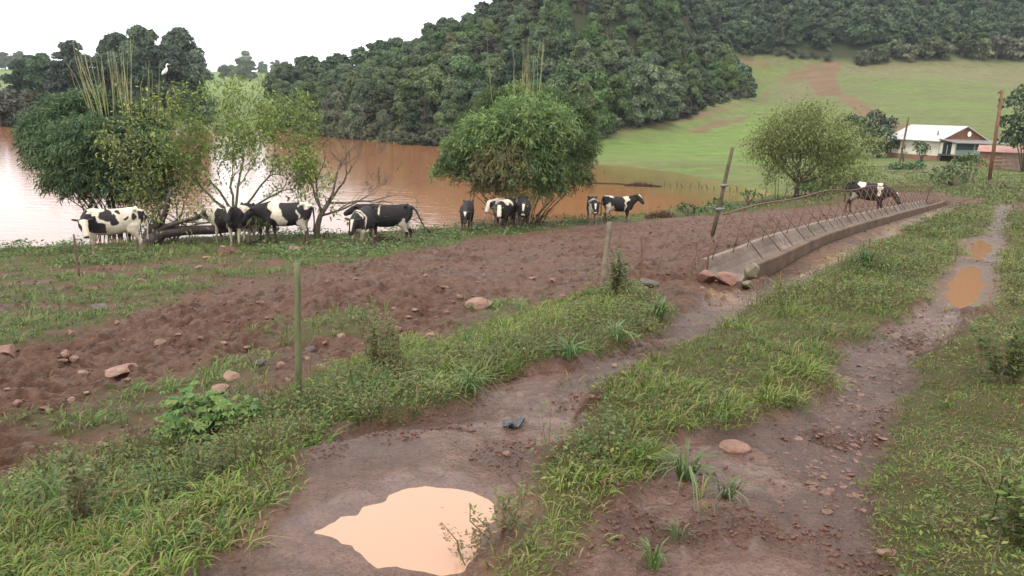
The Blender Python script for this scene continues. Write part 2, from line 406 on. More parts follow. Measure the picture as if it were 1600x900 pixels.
# ------------------------------------------------------------------ materials
def nodes(name):
    m = bpy.data.materials.new(name); m.use_nodes = True
    nt = m.node_tree
    return m, nt, nt.nodes['Principled BSDF']
def N(nt, typ, **kw):
    nd = nt.nodes.new(typ)
    for k, v in kw.items():
        if k in nd.inputs: nd.inputs[k].default_value = v
        else: setattr(nd, k, v)
    return nd
def noise(nt, scale, detail=4, rough=.55, vec=None, dist=0.0):
    nd = N(nt, 'ShaderNodeTexNoise'); nd.inputs['Scale'].default_value = scale; nd.inputs['Detail'].default_value = detail
    nd.inputs['Roughness'].default_value = rough; nd.inputs['Distortion'].default_value = dist
    if vec is not None: nt.links.new(vec, nd.inputs['Vector'])
    return nd.outputs['Fac']
def ramp(nt, fac, stops):
    nd = N(nt, 'ShaderNodeValToRGB'); e = nd.color_ramp.elements
    while len(e) < len(stops): e.new(.5)
    for i, (p, c) in enumerate(stops):
        e[i].position = p; e[i].color = (*c, 1) if len(c) == 3 else c
    nt.links.new(fac, nd.inputs['Fac'])
    return nd.outputs['Color']
def mixc(nt, fac, a, b, mode='MIX'):
    nd = N(nt, 'ShaderNodeMix'); nd.data_type = 'RGBA'; nd.blend_type = mode
    for s, i in ((fac, 0), (a, 6), (b, 7)):
        if hasattr(s, 'node'): nt.links.new(s, nd.inputs[i])
        elif i == 0: nd.inputs[0].default_value = s
        else: nd.inputs[i].default_value = (*s, 1)
    return nd.outputs[2]
def math_n(nt, op, a, b=0.0, c=None, clamp=False):
    nd = N(nt, 'ShaderNodeMath'); nd.operation = op; nd.use_clamp = clamp
    for i, s in enumerate((a, b, c)):
        if s is None: continue
        if hasattr(s, 'node'): nt.links.new(s, nd.inputs[i])
        else: nd.inputs[i].default_value = s
    return nd.outputs[0]
def bump(nt, bsdf, h, strength=.3, dist=.02):
    nd = N(nt, 'ShaderNodeBump'); nd.inputs['Strength'].default_value = strength; nd.inputs['Distance'].default_value = dist
    nt.links.new(h, nd.inputs['Height']); nt.links.new(nd.outputs['Normal'], bsdf.inputs['Normal'])
def attr(nt, name):
    nd = N(nt, 'ShaderNodeAttribute'); nd.attribute_name = name
    return nd
def oc(nt):
    return N(nt, 'ShaderNodeTexCoord').outputs['Object']
def simple(name, col, rough=.7, spec=.3, var=.25, scale=8.0, bumps=.25, bscale=40., metal=0.0, dark=None):
    m, nt, b = nodes(name); v = oc(nt)
    f = noise(nt, scale, 5, .6, v)
    lo = dark or tuple(c * (1 - var) for c in col); hi = tuple(min(1, c * (1 + var)) for c in col)
    nt.links.new(ramp(nt, f, [(.3, lo), (.7, hi)]), b.inputs['Base Color'])
    b.inputs['Roughness'].default_value = rough; b.inputs['Specular IOR Level'].default_value = spec; b.inputs['Metallic'].default_value = metal
    if bumps: bump(nt, b, noise(nt, bscale, 4, .6, v), bumps, .01)
    return m

# ground
M_ground, nt, b = nodes('ground_soil'); v = oc(nt); L = nt.links.new
za = N(nt, 'ShaderNodeSeparateColor'); L(attr(nt, 'zone_a').outputs['Color'], za.inputs[0])
zb = N(nt, 'ShaderNodeSeparateColor'); L(attr(nt, 'zone_b').outputs['Color'], zb.inputs[0])
zc = N(nt, 'ShaderNodeSeparateColor'); L(attr(nt, 'zone_c').outputs['Color'], zc.inputs[0])
n1 = noise(nt, 1.1, 6, .6, v); n2 = noise(nt, 9, 6, .65, v); n3 = noise(nt, 62, 5, .7, v); n4 = noise(nt, .13, 5, .6, v)
mud = ramp(nt, n2, [(.25, (.040, .019, .012)), (.5, (.098, .050, .031)), (.75, (.180, .098, .064))])
mud = mixc(nt, math_n(nt, 'MULTIPLY', ramp(nt, n1, [(.42, (0, 0, 0)), (.62, (1, 1, 1))]), .55), mud, (.178, .104, .074))
rut = ramp(nt, n2, [(.3, (.066, .030, .019)), (.7, (.142, .072, .046))])
rut = mixc(nt, ramp(nt, n3, [(.36, (1, 1, 1)), (.50, (0, 0, 0))]), rut, (.046, .019, .012))
col = mixc(nt, za.outputs[1], mud, rut)
straw = ramp(nt, noise(nt, 30, 5, .7, v), [(.35, (.14, .07, .038)), (.65, (.30, .18, .09))])
col = mixc(nt, zb.outputs[1], col, straw)
soilg = mixc(nt, ramp(nt, n2, [(.35, (0, 0, 0)), (.62, (1, 1, 1))]), (.075, .088, .028), (.10, .068, .034))
col = mixc(nt, za.outputs[0], col, soilg)
# far field
mp = N(nt, 'ShaderNodeMapping'); L(v, mp.inputs['Vector']); mp.inputs['Rotation'].default_value = (0, 0, .35); mp.inputs['Scale'].default_value = (.35, 1.0, 1)
fs = noise(nt, .13, 6, .65, mp.outputs[0]); ff = noise(nt, .5, 7, .75, mp.outputs[0])
field = ramp(nt, fs, [(.36, (.12, .09, .045)), (.47, (.095, .115, .038)), (.58, (.10, .165, .034))])
field = mixc(nt, math_n(nt, 'MULTIPLY', zc.outputs[1], .85), field, ramp(nt, ff, [(.3, (.085, .175, .026)), (.7, (.14, .26, .04))]))
field = mixc(nt, math_n(nt, 'MULTIPLY', zc.outputs[0], .8), field, ramp(nt, ff, [(.3, (.125, .095, .065)), (.7, (.185, .145, .1))]))
mp2 = N(nt, 'ShaderNodeMapping'); L(v, mp2.inputs['Vector']); mp2.inputs['Rotation'].default_value = (0, 0, -.12); mp2.inputs['Scale'].default_value = (.03, .26, 1)
rows = noise(nt, 1.0, 7, .75, mp2.outputs[0])
field = mixc(nt, ramp(nt, rows, [(.44, (.0, .0, .0)), (.58, (.6, .6, .6))]), field, ramp(nt, ff, [(.3, (.09, .07, .042)), (.7, (.15, .13, .065))]))
field = mixc(nt, .42, field, ramp(nt, noise(nt, .45, 9, .85, v), [(.32, (.035, .045, .015)), (.68, (.21, .23, .085))]))
field = mixc(nt, math_n(nt, 'MULTIPLY', zb.outputs[0], .8), field, ramp(nt, ff, [(.3, (.11, .06, .038)), (.7, (.19, .115, .075))]))
col = mixc(nt, za.outputs[2], col, field)
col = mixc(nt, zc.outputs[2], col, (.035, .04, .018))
L(col, b.inputs['Base Color'])
wetv = math_n(nt, 'MULTIPLY', zb.outputs[2], 1.0)
rr = ramp(nt, n1, [(.40, (.36,) * 3), (.62, (.70,) * 3)])
rg = math_n(nt, 'MULTIPLY_ADD', za.outputs[1], -.12, rr)
rg = mixc(nt, wetv, rg, (.13, .13, .13)); rg = mixc(nt, za.outputs[2], rg, (.9, .9, .9)); rg = mixc(nt, za.outputs[0], rg, (.8, .8, .8))
L(rg, b.inputs['Roughness']); L(math_n(nt, 'MULTIPLY_ADD', za.outputs[1], .46, .12), b.inputs['Specular IOR Level'])
hh = math_n(nt, 'ADD', math_n(nt, 'MULTIPLY', n2, 1.0), math_n(nt, 'MULTIPLY', n3, .45))
hh = math_n(nt, 'ADD', hh, math_n(nt, 'MULTIPLY', noise(nt, 22, 5, .7, v), .7))
hh = math_n(nt, 'MULTIPLY', hh, math_n(nt, 'SUBTRACT', 1.0, math_n(nt, 'MULTIPLY', wetv, .75)))
bump(nt, b, hh, 1.0, .07)

nr, nth = gx.shape
idx = np.arange(nr * nth).reshape(nr, nth)
quads = np.stack([idx[:-1, :-1], idx[:-1, 1:], idx[1:, 1:], idx[1:, :-1]], -1).reshape(-1, 4)[:, ::-1]
st = lambda a, b_, c: np.stack([a.ravel(), b_.ravel(), c.ravel()], 1)
mRs = mR * (1 - mV)
me = np_mesh('ground', np.stack([gx.ravel(), gy.ravel(), z.ravel()], 1), quads, None, [M_ground], True,
             {'zone_a': st(mGrass * (1 - .9 * sstep(.5, .9, wet)), mRs, mField), 'zone_b': st(mDirt, mStraw, np.maximum(wet, mRs * sstep(.44, .56, fbm(gx, gy, .9, 3, 90)) * (1 - clod) * .95)), 'zone_c': st(mGrey, mLush, mFor)})
ground = tag(link('ground', me), 'red muddy farm ground with grassy verges, churned pasture and green hillside field', 'ground', kind='structure')

# water
def water_mat(name, col, shallow=None, rough=.05, bs=.06, scale=1.2):
    m, nt, b = nodes(name); v = oc(nt); L = nt.links.new
    mp = N(nt, 'ShaderNodeMapping'); L(v, mp.inputs['Vector']); mp.inputs['Scale'].default_value = (.5, 1.4, 1)
    f = noise(nt, .06, 5, .6, v)
    c = ramp(nt, f, [(.3, tuple(x * .88 for x in col)), (.7, tuple(min(1, x * 1.1) for x in col))])
    if shallow:
        sa = N(nt, 'ShaderNodeSeparateColor'); L(attr(nt, 'shallow').outputs['Color'], sa.inputs[0])
        c = mixc(nt, sa.outputs[0], c, shallow)
    L(c, b.inputs['Base Color'])
    b.inputs['Roughness'].default_value = rough; b.inputs['IOR'].default_value = 1.33; b.inputs['Specular IOR Level'].default_value = .5
    bump(nt, b, noise(nt, scale, 3, .5, mp.outputs[0]), bs, .05)
    return m
M_lake = water_mat('lake_water', (.255, .105, .044), (.19, .14, .05), .10, .30, 1.3)
lx, ly = np.meshgrid(np.linspace(-260, 90, 176), np.concatenate([np.linspace(14, 60, 93), np.linspace(62, 260, 100)]))
sh = np.zeros(lx.shape)
dsh = sdf(poly_world([(900,250),(940,296),(1000,300),(1100,312),(1230,318),(1300,300),(1200,262),(1000,240)], WZ), lx, ly, 10) + (fbm(lx, ly, 6, 3, 92) - .5) * 8
sh = sstep(-4, 5, dsh)
i2 = np.arange(lx.size).reshape(lx.shape)
me = np_mesh('lake', np.stack([lx.ravel(), ly.ravel(), np.full(lx.size, WZ)], 1), np.stack([i2[:-1, :-1], i2[:-1, 1:], i2[1:, 1:], i2[1:, :-1]], -1).reshape(-1, 4), None, [M_lake], True, {'shallow': st(sh, sh, sh)})
tag(link('lake', me), 'muddy orange flood water of the lake below the pasture', 'water', kind='structure')
M_pudA = water_mat('puddle_water', (.375, .22, .14), None, .05, .03, 6)
M_pudB = water_mat('puddle_water_orange', (.25, .125, .06), None, .06, .03, 6)
for k, (poly, pz) in PUDDLE.items():
    c = poly.mean(0); q = c + (poly - c) * 1.18
    m = len(q)
    V = np.concatenate([np.c_[q, np.full(m, pz)], [[c[0], c[1], pz]]])
    me = np_mesh('puddle', V, None, [[m, i, (i + 1) % m] for i in range(m)], [M_pudB if k[0] == 'r' else M_pudA])
    tag(link('puddle', me), {'big': 'large milky peach puddle in the left wheel rut', 'r1': 'long orange puddle in the right wheel rut, nearest of three', 'r2': 'small orange puddle in the right wheel rut, middle of three', 'r3': 'round orange puddle in the right wheel rut, farthest of three', 'b1': 'shallow muddy puddle at the bottom edge between the ruts'}[k], 'puddle', kind='structure')

# air: thin haze over the whole valley
M_haze = bpy.data.materials.new('haze_air'); M_haze.use_nodes = True
hn = M_haze.node_tree; hn.nodes.clear()
ho = hn.nodes.new('ShaderNodeOutputMaterial'); hv = hn.nodes.new('ShaderNodeVolumePrincipled')
hv.inputs['Color'].default_value = (.80, .87, .95, 1); hv.inputs['Density'].default_value = .0002; hv.inputs['Anisotropy'].default_value = .2
hn.links.new(hv.outputs[0], ho.inputs['Volume'])
mbh = MB(); mbh.box((-1700, -60, -40), (1700, 1700, 260)); hz = mbh.build('haze', M_haze); tag(hz, 'faint pale haze over the valley and hills', 'haze', kind='stuff')

# ================================================================== vegetation
def leaf_mat(name, rough=.55, var=.25, trans=.25, objvar=0.0):
    m, nt, b = nodes(name); L = nt.links.new
    a = attr(nt, 'tint').outputs['Color']
    if objvar:
        oi = N(nt, 'ShaderNodeObjectInfo')
        hs = N(nt, 'ShaderNodeHueSaturation'); L(a, hs.inputs['Color'])
        L(math_n(nt, 'MULTIPLY_ADD', oi.outputs['Random'], .05, .475), hs.inputs['Hue'])
        r2 = math_n(nt, 'FRACT', math_n(nt, 'MULTIPLY', oi.outputs['Random'], 17.3))
        L(math_n(nt, 'MULTIPLY_ADD', r2, objvar, 1 - objvar * .5), hs.inputs['Value'])
        r3 = math_n(nt, 'FRACT', math_n(nt, 'MULTIPLY', oi.outputs['Random'], 41.7))
        L(math_n(nt, 'MULTIPLY_ADD', r3, .5, .7), hs.inputs['Saturation'])
        a = hs.outputs['Color']
    L(a, b.inputs['Base Color']); b.inputs['Roughness'].default_value = rough; b.inputs['Specular IOR Level'].default_value = .2
    tr = N(nt, 'ShaderNodeBsdfTranslucent'); L(a, tr.inputs['Color'])
    mx = N(nt, 'ShaderNodeMixShader'); mx.inputs[0].default_value = trans
    out = nt.nodes['Material Output']
    L(b.outputs[0], mx.inputs[1]); L(tr.outputs[0], mx.inputs[2]); L(mx.outputs[0], out.inputs['Surface'])
    return m
M_leaf = leaf_mat('leaf'); M_forest = leaf_mat('forest_leaf', .6, .3, .15, .75); M_grass = leaf_mat('grass_blade', .5, .2, .3)
M_bark = simple('bark', (.11, .085, .065), .9, .2, .4, 12, .5, 60)
M_barkg = simple('mossy_bark', (.12, .125, .075), .9, .2, .4, 9, .5, 50)
M_log = simple('wet_log_bark', (.045, .03, .026), .6, .35, .5, 6, .6, 30)
M_cane = None
def unit(a): return a / (np.linalg.norm(a, axis=-1, keepdims=True) + 1e-9)
def rdir(n, rng): return unit(rng.normal(size=(n, 3)))
def leaf_quads(P, D, S, L, W, droop=0.0):
    """kite-shaped leaves: base P, direction D, side S"""
    n = len(P); L = np.broadcast_to(L, (n,))[:, None]; W = np.broadcast_to(W, (n,))[:, None]
    mid = P + D * L * .45
    tip = P + D * L; tip[:, 2] -= droop * L[:, 0]
    V = np.stack([P, mid + S * W * .5, tip, mid - S * W * .5], 1).reshape(-1, 3)
    Q = np.arange(4 * n).reshape(n, 4)
    return V, Q
def tints(n, palette, rng, jitter=.25):
    pal = np.array(palette); k = rng.integers(0, len(pal), n); t = rng.random((n, 1))
    c = pal[k] * (1 - t * .5) + pal[rng.integers(0, len(pal), n)] * t * .5
    return c * (1 + jitter * (rng.random((n, 1)) * 2 - 1))
def crown_cards(lobes, per, size, palette, rng, flat=.0, jit=.7, asp=.6, lobe_jit=.3):
    """leaf clusters over a set of lobes (x, y, z, r): a rough shell with leaves through the volume"""
    Ps, Ds, Ss, Ls, Cs = [], [], [], [], []
    for (x, y, zc, r) in lobes:
        k = int(per * r * r)
        n0 = rdir(k, rng); n0[:, 2] = np.where(n0[:, 2] < -.35, -n0[:, 2], n0[:, 2])
        rad = r * (1 - .55 * rng.random(k) ** 2.2) * (1 + .12 * np.sin(n0[:, 0] * 7 + x) * np.cos(n0[:, 1] * 6 + y))
        P = np.array([x, y, zc]) + n0 * rad[:, None] * np.array([1, 1, .85])
        D = unit(n0 * .4 + rdir(k, rng) * jit + np.array([0, 0, -.25]))
        S = unit(np.cross(D, n0 + rdir(k, rng) * .5))
        lt = 1 + lobe_jit * (rng.random() * 2 - 1)
        Ps.append(P); Ds.append(D); Ss.append(S); Ls.append(size * (.6 + .8 * rng.random(k)))
        Cs.append(tints(k, palette, rng) * lt)
    P = np.concatenate(Ps); D = np.concatenate(Ds); S = np.concatenate(Ss); Ln = np.concatenate(Ls); C = np.concatenate(Cs)
    V, Q = leaf_quads(P - D * Ln[:, None] * .4, D, S, Ln, Ln * asp, .1)
    return V, Q, np.repeat(C, 4, 0)
def dome_lobes(n, R, H, z0, rng, rl=(.28, .42), power=.6):
    out = []
    for i in range(n):
        a = rng.random() * 2 * math.pi; h = rng.random()
        rr = R * math.sqrt(max(0, 1 - (h * .92) ** 2)) * (rng.random() ** power) * .8
        out.append((math.cos(a) * rr, math.sin(a) * rr, z0 + H * h * .86, R * rng.uniform(*rl)))
    return out
F_PAL = [(.070, .120, .044), (.092, .146, .052), (.118, .160, .058), (.058, .100, .046), (.108, .126, .058)]
def forest_variant(seed, R, H, pal, per=480, size=.36, nl=34, z0=.10):
    rng = np.random.default_rng(seed)
    lobes = dome_lobes(nl, R, H * (1 - z0), H * z0, rng, (.2, .36))
    V, Q, C = crown_cards(lobes, per, size, pal, rng)
    crown = np_mesh('crown', V, Q, None, [M_forest], False, C)
    tb = MB()
    tb.tube([(0, 0, -.6), (.05, 0, H * .2), (.1, .05, H * .45), (0, .1, H * .7)], [.22, .17, .12, .05], 6)
    for k in range(5):
        l = lobes[rng.integers(len(lobes))]
        tb.tube([(.05, .02, H * .3), (l[0] * .5, l[1] * .5, (l[2] + H * .3) / 2), (l[0], l[1], l[2])], [.1, .06, .02], 5)
    tm = np_mesh('trunk', np.concatenate(tb.V), np.concatenate(tb.Q), np.concatenate(tb.T), [M_bark], True)
    return crown, tm
VAR = [forest_variant(100 + i, 3.0 + .25 * (i % 3), 6.5 + .5 * (i % 4), F_PAL if i % 3 else [(.085, .115, .05), (.105, .14, .058), (.07, .10, .045)], nl=32 + 2 * (i % 4)) for i in range(9)]
VAR_PALE = [forest_variant(140 + i, 3.1, 7.0, [(.10, .11, .055), (.085, .10, .045), (.12, .115, .065)], nl=18) for i in range(2)]
VAR_TALL = [forest_variant(150 + i, 3.3, 11.0, [(.052, .080, .045), (.068, .096, .05), (.045, .068, .042)], per=380, size=.40, nl=42, z0=.18) for i in range(4)]
VAR_SCRUB = [forest_variant(160 + i, 2.2, 3.0, [(.085, .085, .055), (.07, .085, .045), (.10, .085, .06)], per=300, size=.38, nl=16, z0=.05) for i in range(3)]
VAR_BRUSH = [forest_variant(170 + i, 2.0, 2.6, [(.10, .115, .05), (.08, .105, .045), (.12, .11, .06)], per=300, size=.42, nl=14, z0=.05) for i in range(2)]
def put_tree(var, name, label, cat, x, y, s, rz, group=None, sz=1.0, dz=-.1):
    t = thing(name, label, cat, (x, y, float(gz([x], [y])[0]) + dz), rz, group)
    t.scale = (s, s, s * sz)
    link('crown', var[0], t); link('trunk', var[1], t)
    return t
def poisson(poly, spacing, ntry, rng, ok=None):
    lo, hi = poly.min(0), poly.max(0); pts = np.zeros((0, 2))
    cand = lo + rng.random((ntry, 2)) * (hi - lo)
    cand = cand[sdf(poly, cand[:, 0], cand[:, 1], 3) > 0]
    out = []
    for c in cand:
        s = spacing(c) if callable(spacing) else spacing
        if ok is not None and not ok(c): continue
        if out and (np.hypot(*(np.array(out) - c).T) < s).any(): continue
        out.append(c)
    return out
rng = np.random.default_rng(5)
def in_view(c, extra, lo=-60):
    g = float(gz([c[0]], [c[1]])[0]); u, v = project((c[0], c[1], g + extra))
    return -60 < u < 1660 and v > lo
def edge_ok(c):
    g = float(gz([c[0]], [c[1]])[0]); u, v = project((c[0], c[1], g))
    return u < np.interp(v, [30, 85, 100, 115, 150, 165], [1055, 1062, 1085, 1140, 1150, 1180])
hill = poisson(FOREST[0], 4.0, 14000, rng, lambda c: in_view(c, 3) and edge_ok(c))
hill.sort(key=lambda c: c[1])
def seen_score(c):
    return c[1]
front_n = 0
for i, c in enumerate(hill[:230]):
    d_sh = -float(sdf(LAKE, np.array([c[0]]), np.array([c[1]]), 30.0)[0])
    var = VAR_PALE[i % 2] if rng.random() < .1 else VAR[int(rng.integers(len(VAR)))]
    s = rng.uniform(.5, 1.2) * (1.0 if d_sh > 8 else .9)
    gg = float(gz([c[0]], [c[1]])[0]); uu, vv = project((c[0], c[1], gg)); ridge = uu < 830 and c[1] > 138
    if ridge: s = min(s, .92)
    if rng.random() < .07 and not ridge: var = VAR_TALL[int(rng.integers(4))]; s *= .8
    if d_sh < 9:
        put_tree(var, 'forest_tree', 'dark green broadleaf tree at the foot of the hillside wood beside the lake', 'tree', c[0], c[1], s, rng.random() * 6.28, 'trees along the lake edge of the hillside wood', rng.uniform(.85, 1.15))
    else:
        put_tree(var, 'forest_tree', 'rounded green tree within the wood on the hill above the lake', 'tree', c[0], c[1], s, rng.random() * 6.28, 'trees of the wood on the hill', rng.uniform(.85, 1.05 if ridge else 1.3))
def merged_forest(name, pts, vars_, rng, label, smin, smax, keep=.33):
    Vs, Qs, Cs, n = [], [], [], 0
    for c in pts:
        me = vars_[int(rng.integers(len(vars_)))][0]; k = len(me.vertices)
        V = np.empty(k * 3, np.float32); me.vertices.foreach_get('co', V); V = V.reshape(-1, 4, 3)
        C = np.empty(k * 4, np.float32); me.color_attributes['tint'].data.foreach_get('color', C); C = C.reshape(-1, 4, 4)[:, :, :3]
        sel = rng.random(len(V)) < keep; V = V[sel]; C = C[sel]
        cen = V.mean(1, keepdims=True); V = cen + (V - cen) * (1 / math.sqrt(keep))
        a = rng.random() * 6.28; s = rng.uniform(smin, smax)
        R = np.array([[math.cos(a), -math.sin(a), 0], [math.sin(a), math.cos(a), 0], [0, 0, 1]])
        V = V.reshape(-1, 3) @ R.T * s + np.array([c[0], c[1], float(gz([c[0]], [c[1]])[0])])
        Vs.append(V); Cs.append((C * rng.uniform(.75, 1.3)).reshape(-1, 3)); Qs.append(np.arange(len(V)).reshape(-1, 4) + n); n += len(V)
    o = link(name, np_mesh(name, np.concatenate(Vs), np.concatenate(Qs), None, [M_forest], False, np.concatenate(Cs)))
    return tag(o, label, 'forest', kind='stuff')
bp = np.array([P_at(u, 60, Y)[:2] for u, Y in ((1080, 236), (1300, 238), (1720, 238), (1720, 305), (1080, 305))])
back = poisson(bp, 4.6, 9000, rng, lambda c: in_view(c, 8, -120))
keep_out = sdf(FOREST[0], np.array([c[0] for c in back]), np.array([c[1] for c in back]), 3)
rest = hill[230:] + back
print('trees', len(hill), len(back))
merged_forest('forest', rest, VAR + VAR_PALE[:1], rng, 'dark continuous forest covering the steep slope above the field', .95, 1.35)
# brushy margin along the top of the field
for u, v, s in [(1345,92,.8),(1372,90,1.0),(1395,85,1.1),(1420,88,.9),(1448,84,1.2),(1475,86,1.0),(1503,80,1.4),(1530,84,1.1),(1556,82,1.3),(1585,84,1.2),(1612,80,1.3)]:
    p = trace(u, v + 8); put_tree(VAR_BRUSH[int(rng.integers(2))], 'brush_shrub', 'olive green shrub in the scrubby margin between upper field and forest', 'shrub', p[0], p[1], s * 1.9, rng.random() * 6, 'shrubs along the top of the field')
p = trace(1292, 96); t = put_tree(VAR_PALE[0], 'pale_shrub', 'pale silvery shrub at the top of the dirt track in the field', 'shrub', p[0], p[1], .62, 1.0, sz=.9)
fr = []
for q0, q1 in (((585,221),(700,231)),((700,231),(830,240)),((925,216),(1050,190)),((1050,190),(1178,150)),((1090,84),(1300,98)),((450,203),(585,221))):
    for k in range(26):
        f = (k + rng.random()) / 26; p = trace(q0[0] + (q1[0] - q0[0]) * f, q0[1] + (q1[1] - q0[1]) * f - 1)
        fr.append((p[0] + rng.normal() * .6, p[1] + rng.random() * 2.5))
o = merged_forest('undergrowth', fr, VAR_BRUSH + VAR_SCRUB[:1], rng, 'low ragged undergrowth along the foot of the woods', .35, .8, .5)
o['category'] = 'undergrowth'
# far left wood on the lake shore
LW = [(40,190,150,.95),(72,192,140,1.02),(105,193,136,1.0),(140,192,136,1.12),(172,193,140,1.2),(205,192,140,1.32),(238,192,138,1.3),(268,193,140,1.42),(298,195,142,1.35),(55,190,165,1.05),(120,190,165,1.25),(190,190,165,1.4),(225,190,162,1.5),(285,190,165,1.55),(315,195,150,.75),(-10,190,160,.7),(-60,190,150,.8)]
for i, (u, v, Y, s) in enumerate(LW):
    d = ray(u, v); x = d[0] / d[1] * Y
    put_tree(VAR_TALL[i % 4], 'tall_tree', 'tall dark grey-green tree in the wood across the lake at left', 'tree', x, Y, s * 1.1, rng.random() * 6, 'tall trees across the lake at left')
for i, (u, Y, s) in enumerate([(-30,128,1.5),(0,126,1.7),(25,127,1.5),(48,126,1.4),(75,126,1.5),(100,127,1.2),(15,134,2.0),(60,133,1.9),(-60,130,1.6),(130,128,1.1),(160,128,1.2),(195,130,1.2),(230,131,1.3),(260,133,1.2),(300,134,1.2),(340,136,1.1)]):
    d = ray(u, 195); x = d[0] / d[1] * Y
    put_tree(VAR_SCRUB[i % 3], 'lakeside_shrub', 'grey-olive shrub on the far shore in front of the tall trees', 'shrub', x, Y, s, rng.random() * 6, 'shrubs on the far shore')
for i, (u, Y, s) in enumerate([(350,560,1.3),(362,600,1.1),(378,560,1.5),(385,590,1.9),(392,560,1.2),(410,700,1.1),(432,640,1.3),(446,640,1.1),(10,620,1.6),(22,640,1.3),(33,600,1.5),(-20,620,2.0)]):
    d = ray(u, 120); x = d[0] / d[1] * Y
    put_tree(VAR[i % 9], 'distant_tree', 'small dark tree on the far green hills', 'tree', x, Y, s * 1.4, rng.random() * 6, 'trees on the far hills')

# ------------------------------------------------------------------ bamboo clumps
def cane_mat():
    m, nt, b = nodes('bamboo_cane'); v = oc(nt); L = nt.links.new
    L(ramp(nt, noise(nt, 1.3, 4, .6, v), [(.34, (.24, .18, .075)), (.46, (.22, .20, .075)), (.58, (.12, .155, .045))]), b.inputs['Base Color'])
    b.inputs['Roughness'].default_value = .5
    return m
M_cane = cane_mat()
M_culm = simple('dark_culm', (.05, .042, .03), .8, .2, .5, 6, .3, 40)
B_PAL = [(.056, .098, .046), (.078, .122, .052), (.042, .078, .042), (.10, .138, .058)]
def bamboo(name, label, base, lobes, canes, culms, pal, per, rng, odd=None):
    t = thing(name, label, 'bamboo', tuple(base))
    Ps, Ds, Ls, Cs = [], [], [], []
    for li, (x, y, zc, rx, rz) in enumerate(lobes):
        k = int(per * rx * rx)
        n0 = rdir(k, rng); n0[:, 2] = np.where(n0[:, 2] < -.5, -n0[:, 2], n0[:, 2])
        rad = (1 - .6 * rng.random(k) ** 2)[:, None]
        P = np.array([x, y, zc]) + n0 * rad * np.array([rx, rx, rz])
        out = unit(P - np.array([0, 0, zc - .6]))
        D0 = unit(out * .8 + rdir(k, rng) * .5 + np.array([0, 0, -.35]))
        lt = 1.1 + .5 * (rng.random() * 2 - 1)
        pc = tints(k, odd[1] if odd and li in odd[0] else pal, rng, .3) * lt
        droop_ = -.3 if not odd else -.12
        for j in range(9):
            f = j / 8
            Ps.append(P + D0 * (f * .34) - np.array([0, 0, .10 * f * f]))
            Ds.append(unit(D0 * .6 + rdir(k, rng) * .7 + np.array([0, 0, droop_])))
            Ls.append(.14 + .11 * rng.random(k)); Cs.append(pc * (.85 + .3 * rng.random((k, 1))))
    P = np.concatenate(Ps); D = np.concatenate(Ds); Ln = np.concatenate(Ls); C = np.concatenate(Cs)
    S = unit(np.cross(D, rdir(len(D), rng) * .8 + np.array([0, 0, 1.0])))
    V, Q = leaf_quads(P, D, S, Ln, .036 + .012 * rng.random(len(P)), .15)
    link('foliage', np_mesh('foliage', V, Q, None, [M_leaf], False, np.repeat(C, 4, 0)), t)
    for pts, r in canes:
        mb = MB(); mb.tube(pts, np.linspace(r, r * .14, len(pts)), 6); mb.build('cane', M_cane, t, True)
    for pts, r in culms:
        mb = MB(); mb.tube(pts, np.linspace(r, r * .5, len(pts)), 5); mb.build('culm', M_culm, t, True)
    return t
def screen_lobes(base, spec, Y):
    """(u, v, radius_px, dY) -> lobes around a base point"""
    out = []
    for u, v, r, dY in spec:
        p = P_at(u, v, Y + dY) - base; rr = r * Y / F_PX
        out.append((p[0], p[1], p[2], rr, rr * .85))
    return out
rng = np.random.default_rng(21)
YL = 27.5
baseL = P_at(185, 352, YL); baseL[2] = max(float(gz([baseL[0]], [baseL[1]])[0]), WZ - .3)
spec = [(70,205,34,0),(100,180,36,.6),(140,172,34,1.2),(180,185,38,1.2),(215,195,36,.8),(95,235,42,-.4),(140,225,48,-.8),(185,230,48,-.8),(225,235,40,-.2),(110,270,36,-.6),(150,278,42,-1.0),(195,282,40,-.8),(235,275,34,.2),(75,250,28,.2),(60,228,22,.2),(130,200,40,1.8),(170,210,44,2.0),(215,225,40,2.0),(120,160,22,.8),(155,160,22,1.0),(255,255,26,.6),(240,300,22,.3),(165,305,26,-.4),(125,295,24,-.2),(205,306,24,0),(95,285,20,0)]
canes = []
for i in range(44):
    if i < 14: ub = 140 + rng.random() * 22; ut = ub - 26 - rng.random() * 10; vt = 55 + rng.random() * 60
    elif i < 36: ub = 165 + rng.random() * 45; ut = ub + rng.normal() * 6 - 8; vt = 62 + rng.random() * 45
    elif i < 39: ub = 203 + rng.random() * 5; ut = 204 + rng.random() * 3; vt = 36 + rng.random() * 25
    else: ub = 220 + rng.random() * 30; ut = ub + rng.normal() * 4; vt = 92 + rng.random() * 25
    dY = rng.uniform(-.2, 1.4)
    b0 = P_at(ub + (185 - ub) * .25, 240, YL + dY) - baseL; m0 = P_at(ub, 178, YL + dY) - baseL; t0 = P_at(ut, vt, YL + dY + .3) - baseL
    k = t0 - m0
    pts = [b0, (b0 + m0) / 2, m0, m0 + k * .35, m0 + k * .7 + np.array([.02, 0, 0]) * rng.normal(), t0 + np.array([.06, 0, 0]) * rng.normal()]
    canes.append((pts, .015 + .011 * rng.random()))
culms = []
for i in range(42):
    a = rng.uniform(-1, 1); s0 = np.array([a * .9 + rng.normal() * .1, rng.uniform(-.4, .6), -.15])
    e = np.array([a * 2.0 + rng.normal() * .2, rng.uniform(-.8, .9), 1.5 + rng.random() * .9])
    m_ = (s0 + e) / 2 + np.array([-a * .2, 0, .2])
    culms.append(([s0, m_, e], .02 + .014 * rng.random()))
